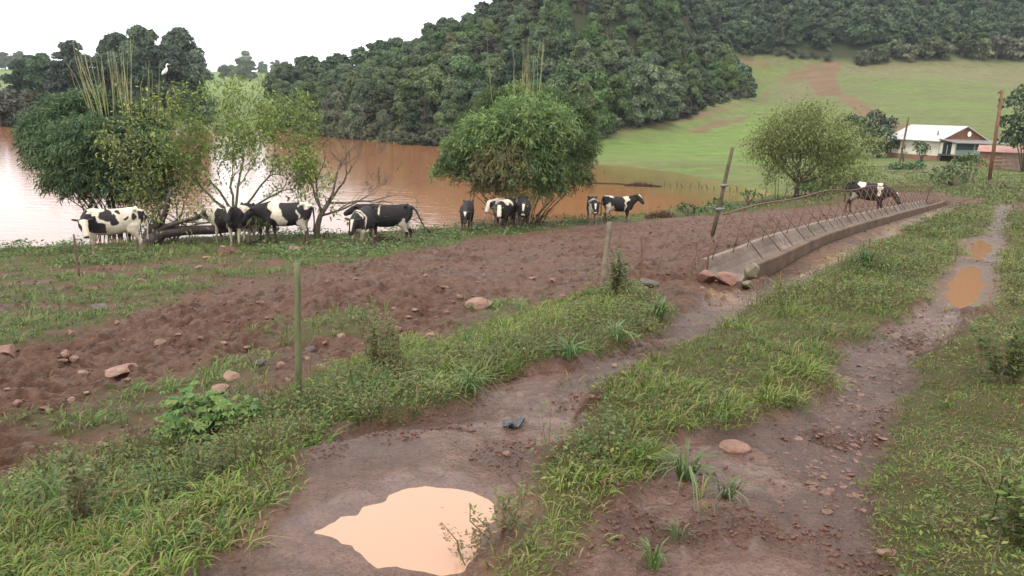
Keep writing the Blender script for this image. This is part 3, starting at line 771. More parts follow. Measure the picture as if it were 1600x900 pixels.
bamboo('bamboo_clump', 'big leafy bamboo clump at the left water edge with tall bare yellow canes', baseL, screen_lobes(baseL, spec, YL), canes, culms, B_PAL, 400, rng)
rng = np.random.default_rng(22)
YR = 33.0
baseR = P_at(815, 322, YR); baseR[2] = WZ - .25
spec = [(745,200,30,.2),(775,165,30,.8),(810,152,26,1.2),(840,158,30,1.0),(875,175,34,.6),(900,190,30,.4),(725,235,30,-.3),(765,215,44,-.8),(810,200,48,-1.2),(855,205,46,-.9),(895,225,34,-.2),(710,255,20,-.1),(695,268,15,0),(745,265,36,-.7),(790,260,46,-1.4),(840,262,44,-1.2),(880,262,34,-.5),(900,280,20,0),(770,288,26,-.8),(820,292,34,-.8),(860,290,26,-.5),(800,230,48,1.6),(850,235,44,1.6),(905,245,18,.2),(760,190,30,1.2),(835,180,36,-.2),(730,215,20,.3),(915,210,14,.3)]
canes = []
for i in range(17):
    if i < 2: ub = [768, 804][i]; ut = [761, 801][i]; vt = [52, 75][i]; vb = [150, 150][i]
    else: ub = 812 + rng.random() * 34; ut = ub + rng.uniform(-2, 10); vt = 55 + rng.random() * 40; vb = 160 + rng.random() * 20
    dY = rng.uniform(-.6, .8)
    b0 = P_at(ub + (815 - ub) * .3, 215, YR + dY) - baseR; m0 = P_at(ub, vb, YR + dY) - baseR; t0 = P_at(ut, vt, YR + dY + .2) - baseR; k = t0 - m0
    canes.append(([b0, (b0 + m0) / 2, m0, m0 + k * .4, m0 + k * .7 + np.array([.03, 0, 0]) * rng.normal(), t0], .017 + .010 * rng.random()))
culms = []
for i in range(40):
    a = rng.uniform(-1, 1); s0 = np.array([a * .8, rng.uniform(-.4, .5), -.1])
    e = np.array([a * 2.1 + rng.normal() * .2, rng.uniform(-.8, .8), 1.0 + rng.random() * 1.2])
    culms.append(([s0, (s0 + e) / 2 + np.array([-a * .2, 0, .15]), e], .02 + .014 * rng.random()))
bamboo('bamboo_clump', 'dense rounded bamboo clump standing in orange water at mid picture', baseR, screen_lobes(baseR, spec, YR), canes, culms, [(.10, .155, .058), (.13, .185, .066), (.08, .13, .052), (.16, .205, .072)], 400, rng, ([17, 23, 14, 18], [(.12, .11, .05), (.10, .115, .05), (.14, .12, .055)]))

# ------------------------------------------------------------------ branching trees
def grow(mb, p, d, L, r, depth, rng, tips, spread=.6, up=.25, seg=4, kids=(2, 3), shrink=.68, minr=.006, wob=.16):
    pts = [np.array(p)]; d = np.array(d, float)
    rr = [r]
    for i in range(seg):
        d = unit(d + rng.normal(size=3) * wob + np.array([0, 0, up * .15]))
        pts.append(pts[-1] + d * L / seg); rr.append(r * (1 - .38 * (i + 1) / seg))
    mb.tube(pts, rr, 6 if r > .03 else 4, cap=r > .03)
    if depth <= 1: tips.append((pts, d))
    if depth == 0: return
    n = rng.integers(kids[0], kids[1] + 1)
    for k in range(n):
        q = pts[-1] if k < 2 else pts[rng.integers(2, seg)]
        nd = unit(d + rdir(1, rng)[0] * spread + np.array([0, 0, up]))
        grow(mb, q, nd, L * shrink * rng.uniform(.75, 1.2), max(minr, rr[-1] * .72), depth - 1, rng, tips, spread, up, seg, kids, shrink, minr, wob)
def leaf_on_tips(tips, per, size, wd, pal, rng, prob=None, spread=.12, droop=.2):
    Ps, Ds = [], []
    for pts, d in tips:
        pts = np.array(pts); 
        if prob is not None and rng.random() > prob(pts[-1]): continue
        k = per; f = rng.random(k) * (len(pts) - 1); i = np.clip(f.astype(int), 0, len(pts) - 2); f = (f - i)[:, None]
        Ps.append(pts[i] * (1 - f) + pts[i + 1] * f + rng.normal(size=(k, 3)) * spread)
        Ds.append(unit(d * .4 + rdir(k, rng) * .9 + np.array([0, 0, -.25])))
    P = np.concatenate(Ps); D = np.concatenate(Ds); n = len(P)
    S = unit(np.cross(D, rdir(n, rng) * .6 + np.array([0, 0, 1.0])))
    V, Q = leaf_quads(P, D, S, size * (.6 + .8 * rng.random(n)), wd * (.7 + .6 * rng.random(n)), droop)
    C = tints(n, pal, rng, .3)
    return V, Q, C, P
def crown_from(name, parent, V, Q, C):
    return link(name, np_mesh(name, V, Q, None, [M_leaf], False, np.repeat(C, 4, 0)), parent)
# young light green tree
rng = np.random.default_rng(33)
b0 = P_at(372, 362, 26.5); b0[2] = float(gz([b0[0]], [b0[1]])[0]) - .05
t = thing('light_green_tree', 'light green sparse tree with open branches behind the cows at left', 'tree', tuple(b0))
mb = MB(); tips = []
mb.tube([(0, 0, -.2), (-.05, 0, .5), (-.12, .05, 1.0)], [.10, .085, .075], 7)
for d, L in (((-.75, .1, .55), 1.35), ((-.35, -.2, .9), 1.5), ((.1, .3, 1), 1.5), ((.55, -.1, .8), 1.5), ((.85, .2, .35), 1.3), ((-.95, -.2, .2), 1.2), ((.7, -.4, .3), 1.2), ((-.2, .5, .6), 1.2)):
    grow(mb, (-.12, .05, 1.0 - .25 * rng.random()), unit(np.array(d)), L * 1.3, .05, 5, rng, tips, .62, .16, 4, (2, 3), .64)
mb.build('trunk', M_barkg, t, True)
V, Q, C, P = leaf_on_tips(tips, 6, .15, .07, [(.19, .23, .05), (.15, .20, .045), (.23, .25, .06), (.11, .155, .045)], rng, lambda q: .92 if q[2] > 2.4 else .7, .2)
cl = screen_lobes(b0, [(275,175,26,0),(300,155,24,.4),(325,140,22,.6),(350,160,30,.2),(385,150,26,.5),(415,165,28,.2),(445,170,26,0),(465,150,18,.3),(480,185,24,0),(290,205,34,-.4),(330,195,34,-.4),(375,200,36,-.5),(420,205,34,-.3),(460,215,30,-.2),(490,215,20,.1),(265,225,30,-.3),(310,240,34,-.6),(360,240,34,-.6),(410,245,32,-.5),(455,255,30,-.4),(480,265,24,-.2),(255,255,24,-.2),(300,275,28,-.3),(345,280,24,-.2),(430,285,28,-.4),(470,292,18,-.2)], 26.5)
Ps, Ds = [], []
for (x_, y_, z_, r1, r2) in cl:
    k = int((230 if z_ > 2.5 else 90) * r1 * r1 / .3); c = rng.normal(size=(max(3, k // 16), 3)) * np.array([r1, r1, r2]) * .55 + np.array([x_, y_, z_])
    q = c[rng.integers(0, len(c), k)] + rng.normal(size=(k, 3)) * .13
    Ps.append(q); Ds.append(unit(rdir(k, rng) + np.array([0, 0, -.3])))
P2 = np.concatenate(Ps); D2 = np.concatenate(Ds); k = len(P2); S2 = unit(np.cross(D2, rdir(k, rng) * .6 + np.array([0, 0, 1.0])))
V2, Q2 = leaf_quads(P2, D2, S2,   .115 * (.6 + .8 * rng.random(k)), .056 * (.7 + .6 * rng.random(k)), .2)
C2 = tints(k, [(.155, .22, .05), (.12, .19, .045), (.20, .245, .06), (.09, .15, .045)], rng, .3)
V = np.concatenate([V, V2]); Q = np.concatenate([Q, Q2 + len(P) * 4]); C = np.concatenate([C, C2]); P = np.concatenate([P, P2])
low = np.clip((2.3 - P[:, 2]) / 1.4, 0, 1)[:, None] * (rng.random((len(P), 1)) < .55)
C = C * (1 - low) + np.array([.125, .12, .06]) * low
crown_from('crown', t, V, Q, C)
# olive tangle in front of the bamboo (lower left of the young tree)
b1 = P_at(268, 350, 25.8); b1[2] = float(gz([b1[0]], [b1[1]])[0]) - .05
t = thing('olive_shrub', 'olive twiggy shrub leaning over the fallen trunk beside the bamboo', 'shrub', tuple(b1))
mb = MB(); tips = []
for d, L in (((-.6, .1, .9), 1.3), ((-.2, -.3, 1), 1.4), ((.3, .2, 1), 1.3), ((.7, -.1, .7), 1.2), ((0, .4, 1), 1.4)):
    grow(mb, (0, 0, 0), unit(np.array(d)), L, .04, 4, rng, tips, .7, .1, 4, (2, 3), .68)
mb.build('trunk', M_barkg, t, True)
V, Q, C, P = leaf_on_tips([q for q in tips if q[0][-1][2] > 1.3], 8, .12, .05, [(.19, .22, .065), (.23, .25, .065), (.18, .17, .08), (.15, .18, .06)], rng, None, .28)
crown_from('crown', t, V, Q, C)
# leafless tree leaning right
rng = np.random.default_rng(41)
b2 = P_at(496, 366, 27.0); b2[2] = float(gz([b2[0]], [b2[1]])[0]) - .05
t = thing('bare_tree', 'nearly leafless grey tree with spreading bare twigs at the water edge', 'tree', tuple(b2))
mb = MB(); tips = []
mb.tube([(-.05, 0, -.2), (0, 0, .45), (.12, 0, .85), (.4, .05, 1.3)], [.13, .11, .09, .075], 7)
for p0, d, L in (((.4, .05, 1.3), (.75, .1, .75), 1.3), ((.4, .05, 1.3), (.15, .2, 1), 1.5), ((.15, 0, .9), (-.15, .1, 1), 1.5), ((.12, 0, .85), (.95, -.2, .35), 1.4), ((.4, .05, 1.3), (1, .2, .25), 1.3), ((.2, 0, 1.0), (-.5, -.2, .8), 1.2)):
    grow(mb, p0, unit(np.array(d)), L, .05, 5, rng, tips, .65, .1, 4, (2, 3), .68, .007)
mb.build('trunk', M_bark, t, True)
V, Q, C, P = leaf_on_tips(tips, 4, .12, .05, [(.09, .15, .04), (.12, .17, .045)], rng, lambda q: .85 if (q[0] < -.15 and q[2] < 3.0) else .03, .14)
crown_from('leaves', t, V, Q, C)
# bushy willow-like tree right of the pond
rng = np.random.default_rng(52)
b3 = P_at(1243, 312, 44); b3[2] = float(gz([b3[0]], [b3[1]])[0]) - .05
t = thing('willowy_tree', 'bushy yellow-green tree with fine leaves behind the feeding trough', 'tree', tuple(b3))
mb = MB(); tips = []
mb.tube([(0, 0, -.2), (.03, 0, .5), (0, 0, 1.0)], [.17, .14, .12], 7)
for d, L in (((-.8, .1, .7), 1.7), ((-.4, -.3, .9), 1.8), ((.1, .3, 1), 1.9), ((.5, -.1, .9), 1.8), ((.95, .2, .5), 2.0), ((.8, -.3, .75), 2.1), ((-.1, .2, 1), 1.9), ((1, .1, .3), 2.0), ((.3, -.4, .9), 1.8), ((-1, .1, .35), 1.4)):
    grow(mb, (0, 0, .9), unit(np.array(d)), L * .82, .07, 4, rng, tips, .6, .18, 4, (2, 3), .7, .009)
for k in range(26):
    a = rng.random() * 6.28; R = rng.uniform(.4, 2.4); q0 = np.array([.8 + math.cos(a) * R, math.sin(a) * .8, 0]); e = q0 + np.array([rng.normal() * .4, rng.normal() * .3, 1.3 + rng.random()])
    mb.tube([q0, (q0 + e) / 2, e], [.018, .014, .008], 4); tips.append(([q0 + (e - q0) * .4, (q0 + e) / 2, e], unit(e - q0)))
mb.build('trunk', M_bark, t, True)
V, Q, C, P = leaf_on_tips(tips, 26, .17, .06, [(.17, .205, .06), (.21, .235, .07), (.13, .17, .055), (.15, .15, .065)], rng, None, .40)
cl = screen_lobes(b3, [(1195,215,20,0),(1215,190,20,.4),(1240,175,18,.4),(1265,180,20,.5),(1290,180,18,.3),(1315,190,20,.2),(1340,205,20,0),(1355,230,18,0),(1190,245,18,-.3),(1215,230,26,-.5),(1245,215,28,-.6),(1275,215,28,-.6),(1305,220,28,-.5),(1330,240,24,-.3),(1345,265,20,0),(1205,268,18,-.3),(1230,262,24,-.5),(1290,260,28,-.7),(1320,272,22,-.4),(1300,288,18,-.3),(1265,262,22,.8),(1340,285,14,0),(1180,232,10,0),(1225,205,20,.8)], 44)
Ps, Ds = [], []
for (x_, y_, z_, r1, r2) in cl:
    k = int((640 if z_ > 1.6 else 900) * r1 * r1); c = rng.normal(size=(max(3, k // 14), 3)) * np.array([r1, r1, r2]) * .6 + np.array([x_, y_, z_])
    Ps.append(c[rng.integers(0, len(c), k)] + rng.normal(size=(k, 3)) * .16); Ds.append(unit(rdir(k, rng) + np.array([0, 0, .1])))
P2 = np.concatenate(Ps); D2 = np.concatenate(Ds); k = len(P2); S2 = unit(np.cross(D2, rdir(k, rng) * .6 + np.array([0, 0, 1.0])))
V2, Q2 = leaf_quads(P2, D2, S2, .19 * (.6 + .8 * rng.random(k)), .065 * (.7 + .6 * rng.random(k)), .1)
C2 = tints(k, [(.175, .22, .062), (.21, .25, .07), (.14, .185, .055), (.165, .165, .07)], rng, .3)
bw = np.clip((1.6 - P2[:, 2]) / 1.2, 0, 1)[:, None] * (rng.random((k, 1)) < .5); C2 = C2 * (1 - bw) + np.array([.13, .11, .06]) * bw
crown_from('crown', t, np.concatenate([V, V2]), np.concatenate([Q, Q2 + len(V)]), np.concatenate([C, C2]))

def shrub(name, label, u, v, Y, specs, pal, per, size, cat='shrub', stems=5, rng=np.random.default_rng(3), fix=True):
    b = P_at(u, v, Y)
    if fix: b[2] = float(gz([b[0]], [b[1]])[0])
    t = thing(name, label, cat, tuple(b))
    lobes = []
    for uu, vv, r, dY in specs:
        p = P_at(uu, vv, Y + dY) - b; lobes.append((p[0], p[1], p[2], r * Y / F_PX))
    V, Q, C = crown_cards(lobes, per, size, pal, rng)
    link('crown', np_mesh('crown', V, Q, None, [M_leaf], False, C), t)
    mb = MB()
    for k in range(stems):
        l = lobes[k % len(lobes)]; q = np.array([rng.normal() * .12, rng.normal() * .12, -.15])
        mb.tube([q, np.array([l[0] * .4, l[1] * .4, l[2] * .5]), np.array(l[:3])], [.07, .05, .02], 5)
    mb.build('trunk', M_bark, t, True)
    return t
DK = [(.042, .064, .038), (.055, .08, .044), (.068, .095, .05)]
shrub('dark_tree', 'dark rounded evergreen tree beside the left end of the white house', 1372, 252, 92, [(1345,195,15,0),(1368,186,16,.5),(1388,195,14,0),(1352,212,16,-.5),(1380,212,18,-1),(1392,228,12,-1),(1375,235,15,-.8),(1358,232,14,-.5),(1330,188,12,1),(1366,205,18,1)], DK, 110, .42, 'tree', 6)
shrub('dark_tree', 'dark green leafy tree cut off by the right picture edge beside the pole', 1600, 252, 76, [(1585,165,20,0),(1605,150,22,.5),(1578,195,18,-.5),(1605,190,26,-.5),(1585,215,20,-.3),(1612,225,26,0),(1630,170,26,0),(1575,225,12,0),(1640,215,26,0)], [(.04, .062, .03), (.055, .082, .038), (.07, .095, .045)], 110, .40, 'tree', 6)
MG = [(.06, .105, .032), (.085, .13, .04), (.05, .085, .03)]
shrub('round_shrub', 'small round green shrub against the white wall of the house', 1440, 252, 85, [(1440,228,8,0),(1434,235,8,-.1),(1446,236,8,-.1),(1440,240,8,-.2),(1431,226,5,0),(1449,229,5,0)], MG, 170, .28, 'shrub', 4)
shrub('narrow_shrub', 'narrow thin shrub beside the slim pole at the house wall', 1411, 254, 86, [(1411,234,4,0),(1413,241,5,0),(1409,246,4,0),(1414,229,3,0)], MG, 260, .22, 'shrub', 3)
for u, v, r, lab in ((1397,262,9,'dark green low hedge bush below the house, left end of the row'), (1416,262,10,'dark green low hedge bush below the house, middle of the row'), (1434,258,9,'dark green low hedge bush below the house, right end of the row')):
    shrub('hedge_bush', lab, u, v + 9, 76, [(u, v, r, 0), (u - 6, v + 3, r * .7, -.2), (u + 7, v + 3, r * .7, -.2)], [(.04, .085, .035), (.055, .105, .04)], 190, .26, 'bush', 3)
shrub('flat_topped_bush', 'bright green flat-topped bush in front of the house, right of its twin', 1512, 290, 47, [(1500,252,12,.3),(1520,250,13,.5),(1535,256,9,.3),(1490,258,10,0),(1512,262,13,0)], [(.08, .12, .04), (.11, .15, .05), (.065, .10, .035)], 260, .20, 'bush', 6)
shrub('flat_topped_bush', 'olive green spreading bush on bare stems, left of its twin', 1490, 298, 43, [(1468,272,13,0),(1485,266,14,0),(1500,274,13,.2),(1462,282,10,-.2),(1480,280,12,-.2),(1508,282,9,0)], [(.075, .10, .04), (.095, .115, .05), (.06, .085, .035)], 260, .19, 'bush', 8)
shrub('dry_bush', 'low brown-grey dry bush on the verge at the foot of the utility pole', 1550, 305, 38, [(1530,296,10,0),(1550,295,12,0),(1570,297,10,0),(1542,300,9,-.3),(1515,299,8,0),(1590,300,9,0)], [(.11, .10, .06), (.09, .10, .045), (.13, .11, .07)], 300, .15, 'bush', 6)
shrub('waterside_bush', 'bright green bush beneath the willowy tree beside the trunk', 1262, 310, 43, [(1255,296,10,0),(1270,294,11,0),(1285,300,9,0)], [(.07, .14, .04), (.10, .165, .05)], 260, .2, 'bush', 4)
for u, v, r, Y, lab in ((1170,303,9,41,'dark green shore bush left of the small brown fence stakes'), (1120,318,11,38,'low green shore bush behind the top of the leaning pole'), (1075,325,12,36,'low green shore bush on the water edge right of the standing cow')):
    shrub('shore_bush', lab, u, v + r, Y, [(u - r, v + 2, r * .7, 0), (u, v, r, 0), (u + r, v + 2, r * .8, 0), (u + 2 * r, v + 4, r * .6, 0)], MG, 300, .16, 'bush', 3)

# ================================================================== grass, weeds, stones
rng = np.random.default_rng(77)
def near_pts(n, r0, r1, t0=-.72, t1=.72):
    t = rng.uniform(t0, t1, n); l = rng.uniform(math.log(r0), math.log(r1), n); r = np.exp(l)
    x = np.sin(t) * r; y = POLE_Y + np.cos(t) * r
    return x, y
mClump = fbm(gx, gy, .45, 3, 101)
def accept(x, y, fn):
    p = fn(x, y); k = rng.random(len(x)) < p
    return x[k], y[k]
def dist(x, y): return np.hypot(x, y)
G_PAL = np.array([(.085, .135, .024), (.12, .165, .030), (.060, .108, .028), (.135, .165, .036), (.115, .125, .035)])
STRAWC = np.array((.27, .20, .095))
BV, BQ, BT, BC, bn = [], [], [], [], 0
def blades(x, y, per, hmin, hmax, w, lean, straw=.08, pal=G_PAL, bright=1.0, spreadr=.06):
    """tufts of bent tapering blades"""
    global bn
    m = len(x)
    if m == 0: return
    zt = gz(x, y); dd = dist(x, y)
    hs = rng.uniform(hmin, hmax, m) * (.75 + .5 * vnoise(x, y, .8, 111))
    tc = pal[rng.integers(0, len(pal), m)] * (.88 + .44 * vnoise(x, y, 1.4, 113))[:, None] * bright
    n = m * per
    X = np.repeat(x, per); Y = np.repeat(y, per); Z = np.repeat(zt, per); H = np.repeat(hs, per) * rng.uniform(.45, 1.15, n)
    W = w * np.maximum(1, np.repeat(dd, per) / 7.5) ** .8 * rng.uniform(.6, 1.2, n)
    a = rng.random(n) * 2 * math.pi; rr = spreadr * np.sqrt(rng.random(n)) * np.maximum(1, np.repeat(dd, per) / 9)
    P = np.stack([X + np.cos(a) * rr, Y + np.sin(a) * rr, Z - .015], 1)
    a2 = a + rng.normal(size=n) * .6; ln = lean * rng.uniform(.2, 1.25, n)
    O = np.stack([np.cos(a2), np.sin(a2), np.zeros(n)], 1); S = np.stack([-np.sin(a2 + .5), np.cos(a2 + .5), np.zeros(n)], 1)
    up = np.array([0, 0, 1.0])
    q1 = P + (O * (ln * .30)[:, None] + up * .85) * H[:, None]; q2 = P + (O * (ln * 1.25)[:, None] + up * (1.0 - .62 * ln[:, None])) * H[:, None]
    rows = []
    for t_, wf in ((0, .8), (.35, 1.0), (.65, .85), (.87, .5)):
        c0 = P * (1 - t_) ** 2 + q1 * 2 * t_ * (1 - t_) + q2 * t_ * t_
        w2 = W[:, None] * .5 * wf; rows += [c0 - S * w2, c0 + S * w2]
    V = np.stack(rows + [q2], 1).reshape(-1, 3)
    b = np.arange(n)[:, None] * 9 + bn
    BQ.append(np.concatenate([b + np.array([[0, 1, 3, 2]]), b + np.array([[2, 3, 5, 4]]), b + np.array([[4, 5, 7, 6]])])); BT.append(b + np.array([[6, 7, 8]]))
    c = np.repeat(tc, per, 0) * rng.uniform(.75, 1.3, (n, 1))
    st = rng.random(n) < straw; c[st] = STRAWC * rng.uniform(.5, 1.1, (st.sum(), 1))
    BV.append(V); BC.append(np.repeat(c, 9, 0)); bn += len(V)
# near verge grass tufts
mVs = np.clip(mV, 0, 1)
x, y = near_pts(40000, 4.0, 40)
x, y = accept(x, y, lambda x, y: np.clip(gmask(mVs, x, y) - .1, 0, 1) * (.3 + .7 * sstep(.38, .58, gmask(mClump, x, y))) * (gmask(wet, x, y) < .85))
sel = rng.random(len(x))
right = x > y * .5 + .05
short = right & (y < 7.5) & (x < y * .62 + 2.6)
blades(x[~short], y[~short], 10, .045, .13, .007, .9, .14)
blades(x[short], y[short], 12, .012, .040, .0055, 1.0, .26, bright=.95, spreadr=.08)
# short undergrass that closes the turf
x, y = near_pts(110000, 4.0, 30)
x, y = accept(x, y, lambda x, y: np.clip(gmask(mVs, x, y) * 1.2 - .2, 0, 1) * (gmask(wet, x, y) < .8))
blades(x, y, 7, .012, .055, .0055, 1.0, .18, spreadr=.07)
# big arching tufts
x, y = near_pts(2600, 4.3, 16)
x, y = accept(x, y, lambda x, y: np.clip(gmask(mVs, x, y) - .3, 0, 1) * sstep(.5, .66, vnoise(x, y, .7, 131)) * np.where(x > y * .5 + .05, .05, .7) * (gmask(wet, x, y) < .4))
blades(x, y, 26, .13, .26, .0085, 1.15, .06, bright=1.05, spreadr=.08)
print('tufts', len(x))
# shore strip and patches in the pasture
x, y = near_pts(26000, 6, 60)
x, y = accept(x, y, lambda x, y: np.clip(gmask(np.maximum(mS, mP * .9) * (1 - mV), x, y) - .12, 0, 1))
x, y = x[gz(x, y) > WZ + .02], y[gz(x, y) > WZ + .02]
blades(x, y, 8, .07, .17, .010, .8, .06, np.array([(.085, .135, .035), (.115, .165, .045), (.07, .115, .035), (.13, .155, .05)]))
x, y = near_pts(1500, 10, 24); x, y = accept(x, y, lambda x, y: np.clip(gmask(mS, x, y) - .3, 0, 1) * (gz(x, y) > WZ + .03))
# sparse sprigs over the mud
x, y = near_pts(2600, 4.2, 22)
x, y = accept(x, y, lambda x, y: np.clip(1 - gmask(mGrass, x, y), 0, 1) * .18 * sstep(.5, .7, vnoise(x, y, .9, 141)) * np.where((gmask(wet, x, y) > .3), 0, 1))
blades(x, y, 9, .04, .12, .007, 1.0, .3)
# grass towards the house
x, y = near_pts(14000, 24, 100, .2, .75)
x, y = accept(x, y, lambda x, y: np.clip(gmask(mF, x, y) - .2, 0, 1))
blades(x, y, 7, .10, .22, .012, .7, .1, np.array([(.105, .135, .045), (.125, .155, .05), (.09, .11, .045)]))
me = np_mesh('grass', np.concatenate(BV), np.concatenate(BQ), np.concatenate(BT), [M_grass], False, np.concatenate(BC))
tag(link('grass', me), 'mixed green grass on the verges, between the ruts and along the shore', 'grass', kind='stuff')
print('grass verts', bn)

# leafy weeds
WV, WQ, WC, wnn = [], [], [], 0
def weeds(x, y, per, hmin, hmax, leaf, pal, spread=.11, stemc=(.11, .075, .04)):
    global wnn
    m = len(x)
    if m == 0: return
    zt = gz(x, y); dd = dist(x, y); sc = np.maximum(1, dd / 8) ** .75
    hs = rng.uniform(hmin, hmax, m) * (.6 + .8 * vnoise(x, y, .9, 151)); tc = np.array(pal)[rng.integers(0, len(pal), m)] * (.75 + .5 * vnoise(x, y, 1.1, 153))[:, None]
    n = m * per
    f = rng.random(n) ** .7
    H = np.repeat(hs, per) * f; a = rng.random(n) * 2 * math.pi
    R = spread * np.repeat(sc, per) * np.sqrt(rng.random(n)) * (.5 + .6 * np.sin(np.clip(f, 0, 1) * math.pi))
    P = np.stack([np.repeat(x, per) + np.cos(a) * R, np.repeat(y, per) + np.sin(a) * R, np.repeat(zt, per) + H], 1)
    D = unit(np.stack([np.cos(a), np.sin(a), rng.uniform(-.3, .7, n)], 1) + rdir(n, rng) * .5)
    S = unit(np.cross(D, np.array([0, 0, 1.0]) + rdir(n, rng) * .6))
    L = leaf * np.repeat(sc, per) * rng.uniform(.5, 1.25, n)
    V, Q = leaf_quads(P, D, S, L, L * .42, .15)
    WV.append(V); WQ.append(Q + wnn); WC.append(np.repeat(np.repeat(tc, per, 0) * rng.uniform(.7, 1.35, (n, 1)), 4, 0)); wnn += len(V)
    # stems: crossed thin strips
    k = 3; n = m * k
    a = rng.random(n) * 6.28; X = np.repeat(x, k); Y = np.repeat(y, k); Z = np.repeat(zt, k); H = np.repeat(hs, k) * rng.uniform(.7, 1.1, n)
    lean = spread * rng.uniform(.2, .9, n); P = np.stack([X, Y, Z - .01], 1); E = np.stack([X + np.cos(a) * lean, Y + np.sin(a) * lean, Z + H], 1)
    S = np.stack([-np.sin(a), np.cos(a), np.zeros(n)], 1) * (.0022 * np.repeat(sc, k))[:, None]
    V = np.stack([P - S, P + S, E + S * .5, E - S * .5], 1).reshape(-1, 3)
    WV.append(V); WQ.append(np.arange(4 * n).reshape(n, 4) + wnn); WC.append(np.broadcast_to(np.array(stemc), (4 * n, 3)) * 1.0); wnn += len(V)
W_PAL = [(.09, .135, .03), (.13, .16, .036), (.062, .11, .034), (.155, .155, .045), (.08, .125, .05), (.12, .11, .045)]
x, y = near_pts(40000, 4.2, 34)
x, y = accept(x, y, lambda x, y: np.clip(gmask(mVs, x, y) - .3, 0, 1) * sstep(.36, .58, vnoise(x, y, 1.3, 161)) * (gmask(wet, x, y) < .6) * np.where((x > y * .5 + .05) & (y < 7) & (x < y * .62 + 1.3), .22, 1))
weeds(x, y, 26, .06, .23, .030, W_PAL)
x, y = near_pts(9000, 14, 50)
x, y = accept(x, y, lambda x, y: np.clip(gmask(mS, x, y) - .3, 0, 1) * sstep(.42, .62, vnoise(x, y, 2.0, 165)) * (gz(x, y) > WZ + .02))
weeds(x, y, 16, .12, .36, .055, [(.085, .135, .045), (.065, .11, .042), (.11, .155, .05)], .13)
me = np_mesh('weeds', np.concatenate(WV), np.concatenate(WQ), None, [M_leaf], False, np.concatenate(WC))
tag(link('weeds', me), 'low leafy weeds growing among the grass of the verges and shore', 'weeds', kind='stuff')
print('weed verts', wnn)

def plant_obj(name, label, cat, u, v, build, group=None):
    p = gpt(u, v); t = thing(name, label, cat, tuple(p), 0, group); build(t, p); return t
# tall thin weeds that stand out
def tall_weed(h, nst, per, leaf, pal, stem=(.17, .10, .06), spread=.16):
    def f(t, p):
        mb = MB(); Ps, Ds = [], []
        for k in range(nst):
            a = rng.random() * 6.28; s = spread * rng.random(); hh = h * rng.uniform(.6, 1.05)
            e = np.array([math.cos(a) * s, math.sin(a) * s, hh]); q0 = e * np.array([.25, .25, 0]) - np.array([0, 0, .02]); m_ = (q0 + e) / 2 + np.array([rng.normal() * .02, rng.normal() * .02, 0])
            mb.tube([q0, m_, e], [.0028, .0024, .0014], 4)
            ff = rng.random(per)[:, None] * .85 + .15
            Ps.append(q0 * (1 - ff) + e * ff); 
            aa = rng.random(per) * 6.28; Ds.append(unit(np.stack([np.cos(aa), np.sin(aa), rng.uniform(0, .9, per)], 1)))
        mb.build('stem', simple('weed_stem', stem, .8, .2, .2, 20, 0), t)
        P = np.concatenate(Ps); D = np.concatenate(Ds); n = len(P); S = unit(np.cross(D, rdir(n, rng) * .4 + np.array([0, 0, 1])))
        P = np.concatenate([P, P + rng.normal(size=P.shape) * .02]); D = np.concatenate([D, unit(D + rdir(n, rng) * .5)]); S = np.concatenate([S, unit(np.cross(D[n:], rdir(n, rng) * .4 + np.array([0, 0, 1])))]); n = len(P)
        L = leaf * rng.uniform(.6, 1.5, n); V, Q = leaf_quads(P, D, S, L, L * .42, .1)
        link('leaves', np_mesh('leaves', V, Q, None, [M_leaf], False, np.repeat(tints(n, pal, rng), 4, 0)), t)
    return f
OLV = [(.12, .14, .05), (.15, .135, .065), (.10, .12, .045)]
plant_obj('tall_weed', 'tall reddish-stemmed weed with tiny leaves on the verge right of the mossy post', 'weed', 590, 590, tall_weed(.62, 12, 46, .035, OLV, spread=.2))
plant_obj('tall_weed', 'tall dark-stemmed weed in a pair right of the mossy post, the right one', 'weed', 612, 600, tall_weed(.60, 7, 40, .03, OLV, spread=.1))
plant_obj('tall_weed', 'upright weed with dark bare stem in the short grass at right', 'weed', 1548, 815, tall_weed(.36, 1, 26, .034, W_PAL, (.03, .022, .02), .03))
plant_obj('tall_weed', 'bushy weed standing against the short weathered post', 'weed', 962, 462, tall_weed(.48, 14, 40, .04, [(.12, .15, .06), (.10, .13, .05)], spread=.2))
plant_obj('tall_weed', 'brownish stemmed weed among grass at the lower left', 'weed', 118, 820, tall_weed(.42, 10, 40, .03, OLV, spread=.16))
plant_obj('tall_weed', 'leafy weed clump at the right picture edge, upper one', 'weed', 1580, 600, tall_weed(.42, 16, 40, .036, W_PAL, spread=.3))
plant_obj('tall_weed', 'leafy weed clump in the lower right corner', 'weed', 1592, 850, tall_weed(.26, 9, 30, .038, W_PAL, spread=.22))
plant_obj('tall_weed', 'thin seeding weed hanging over the right edge of the big puddle', 'weed', 735, 872, tall_weed(.17, 5, 22, .018, [(.20, .12, .07), (.15, .16, .06)], spread=.22))
plant_obj('tall_weed', 'brown-tipped weed leaning over the far right side of the big puddle', 'weed', 786, 836, tall_weed(.22, 6, 26, .024, [(.12, .16, .05), (.15, .11, .05)], spread=.2))
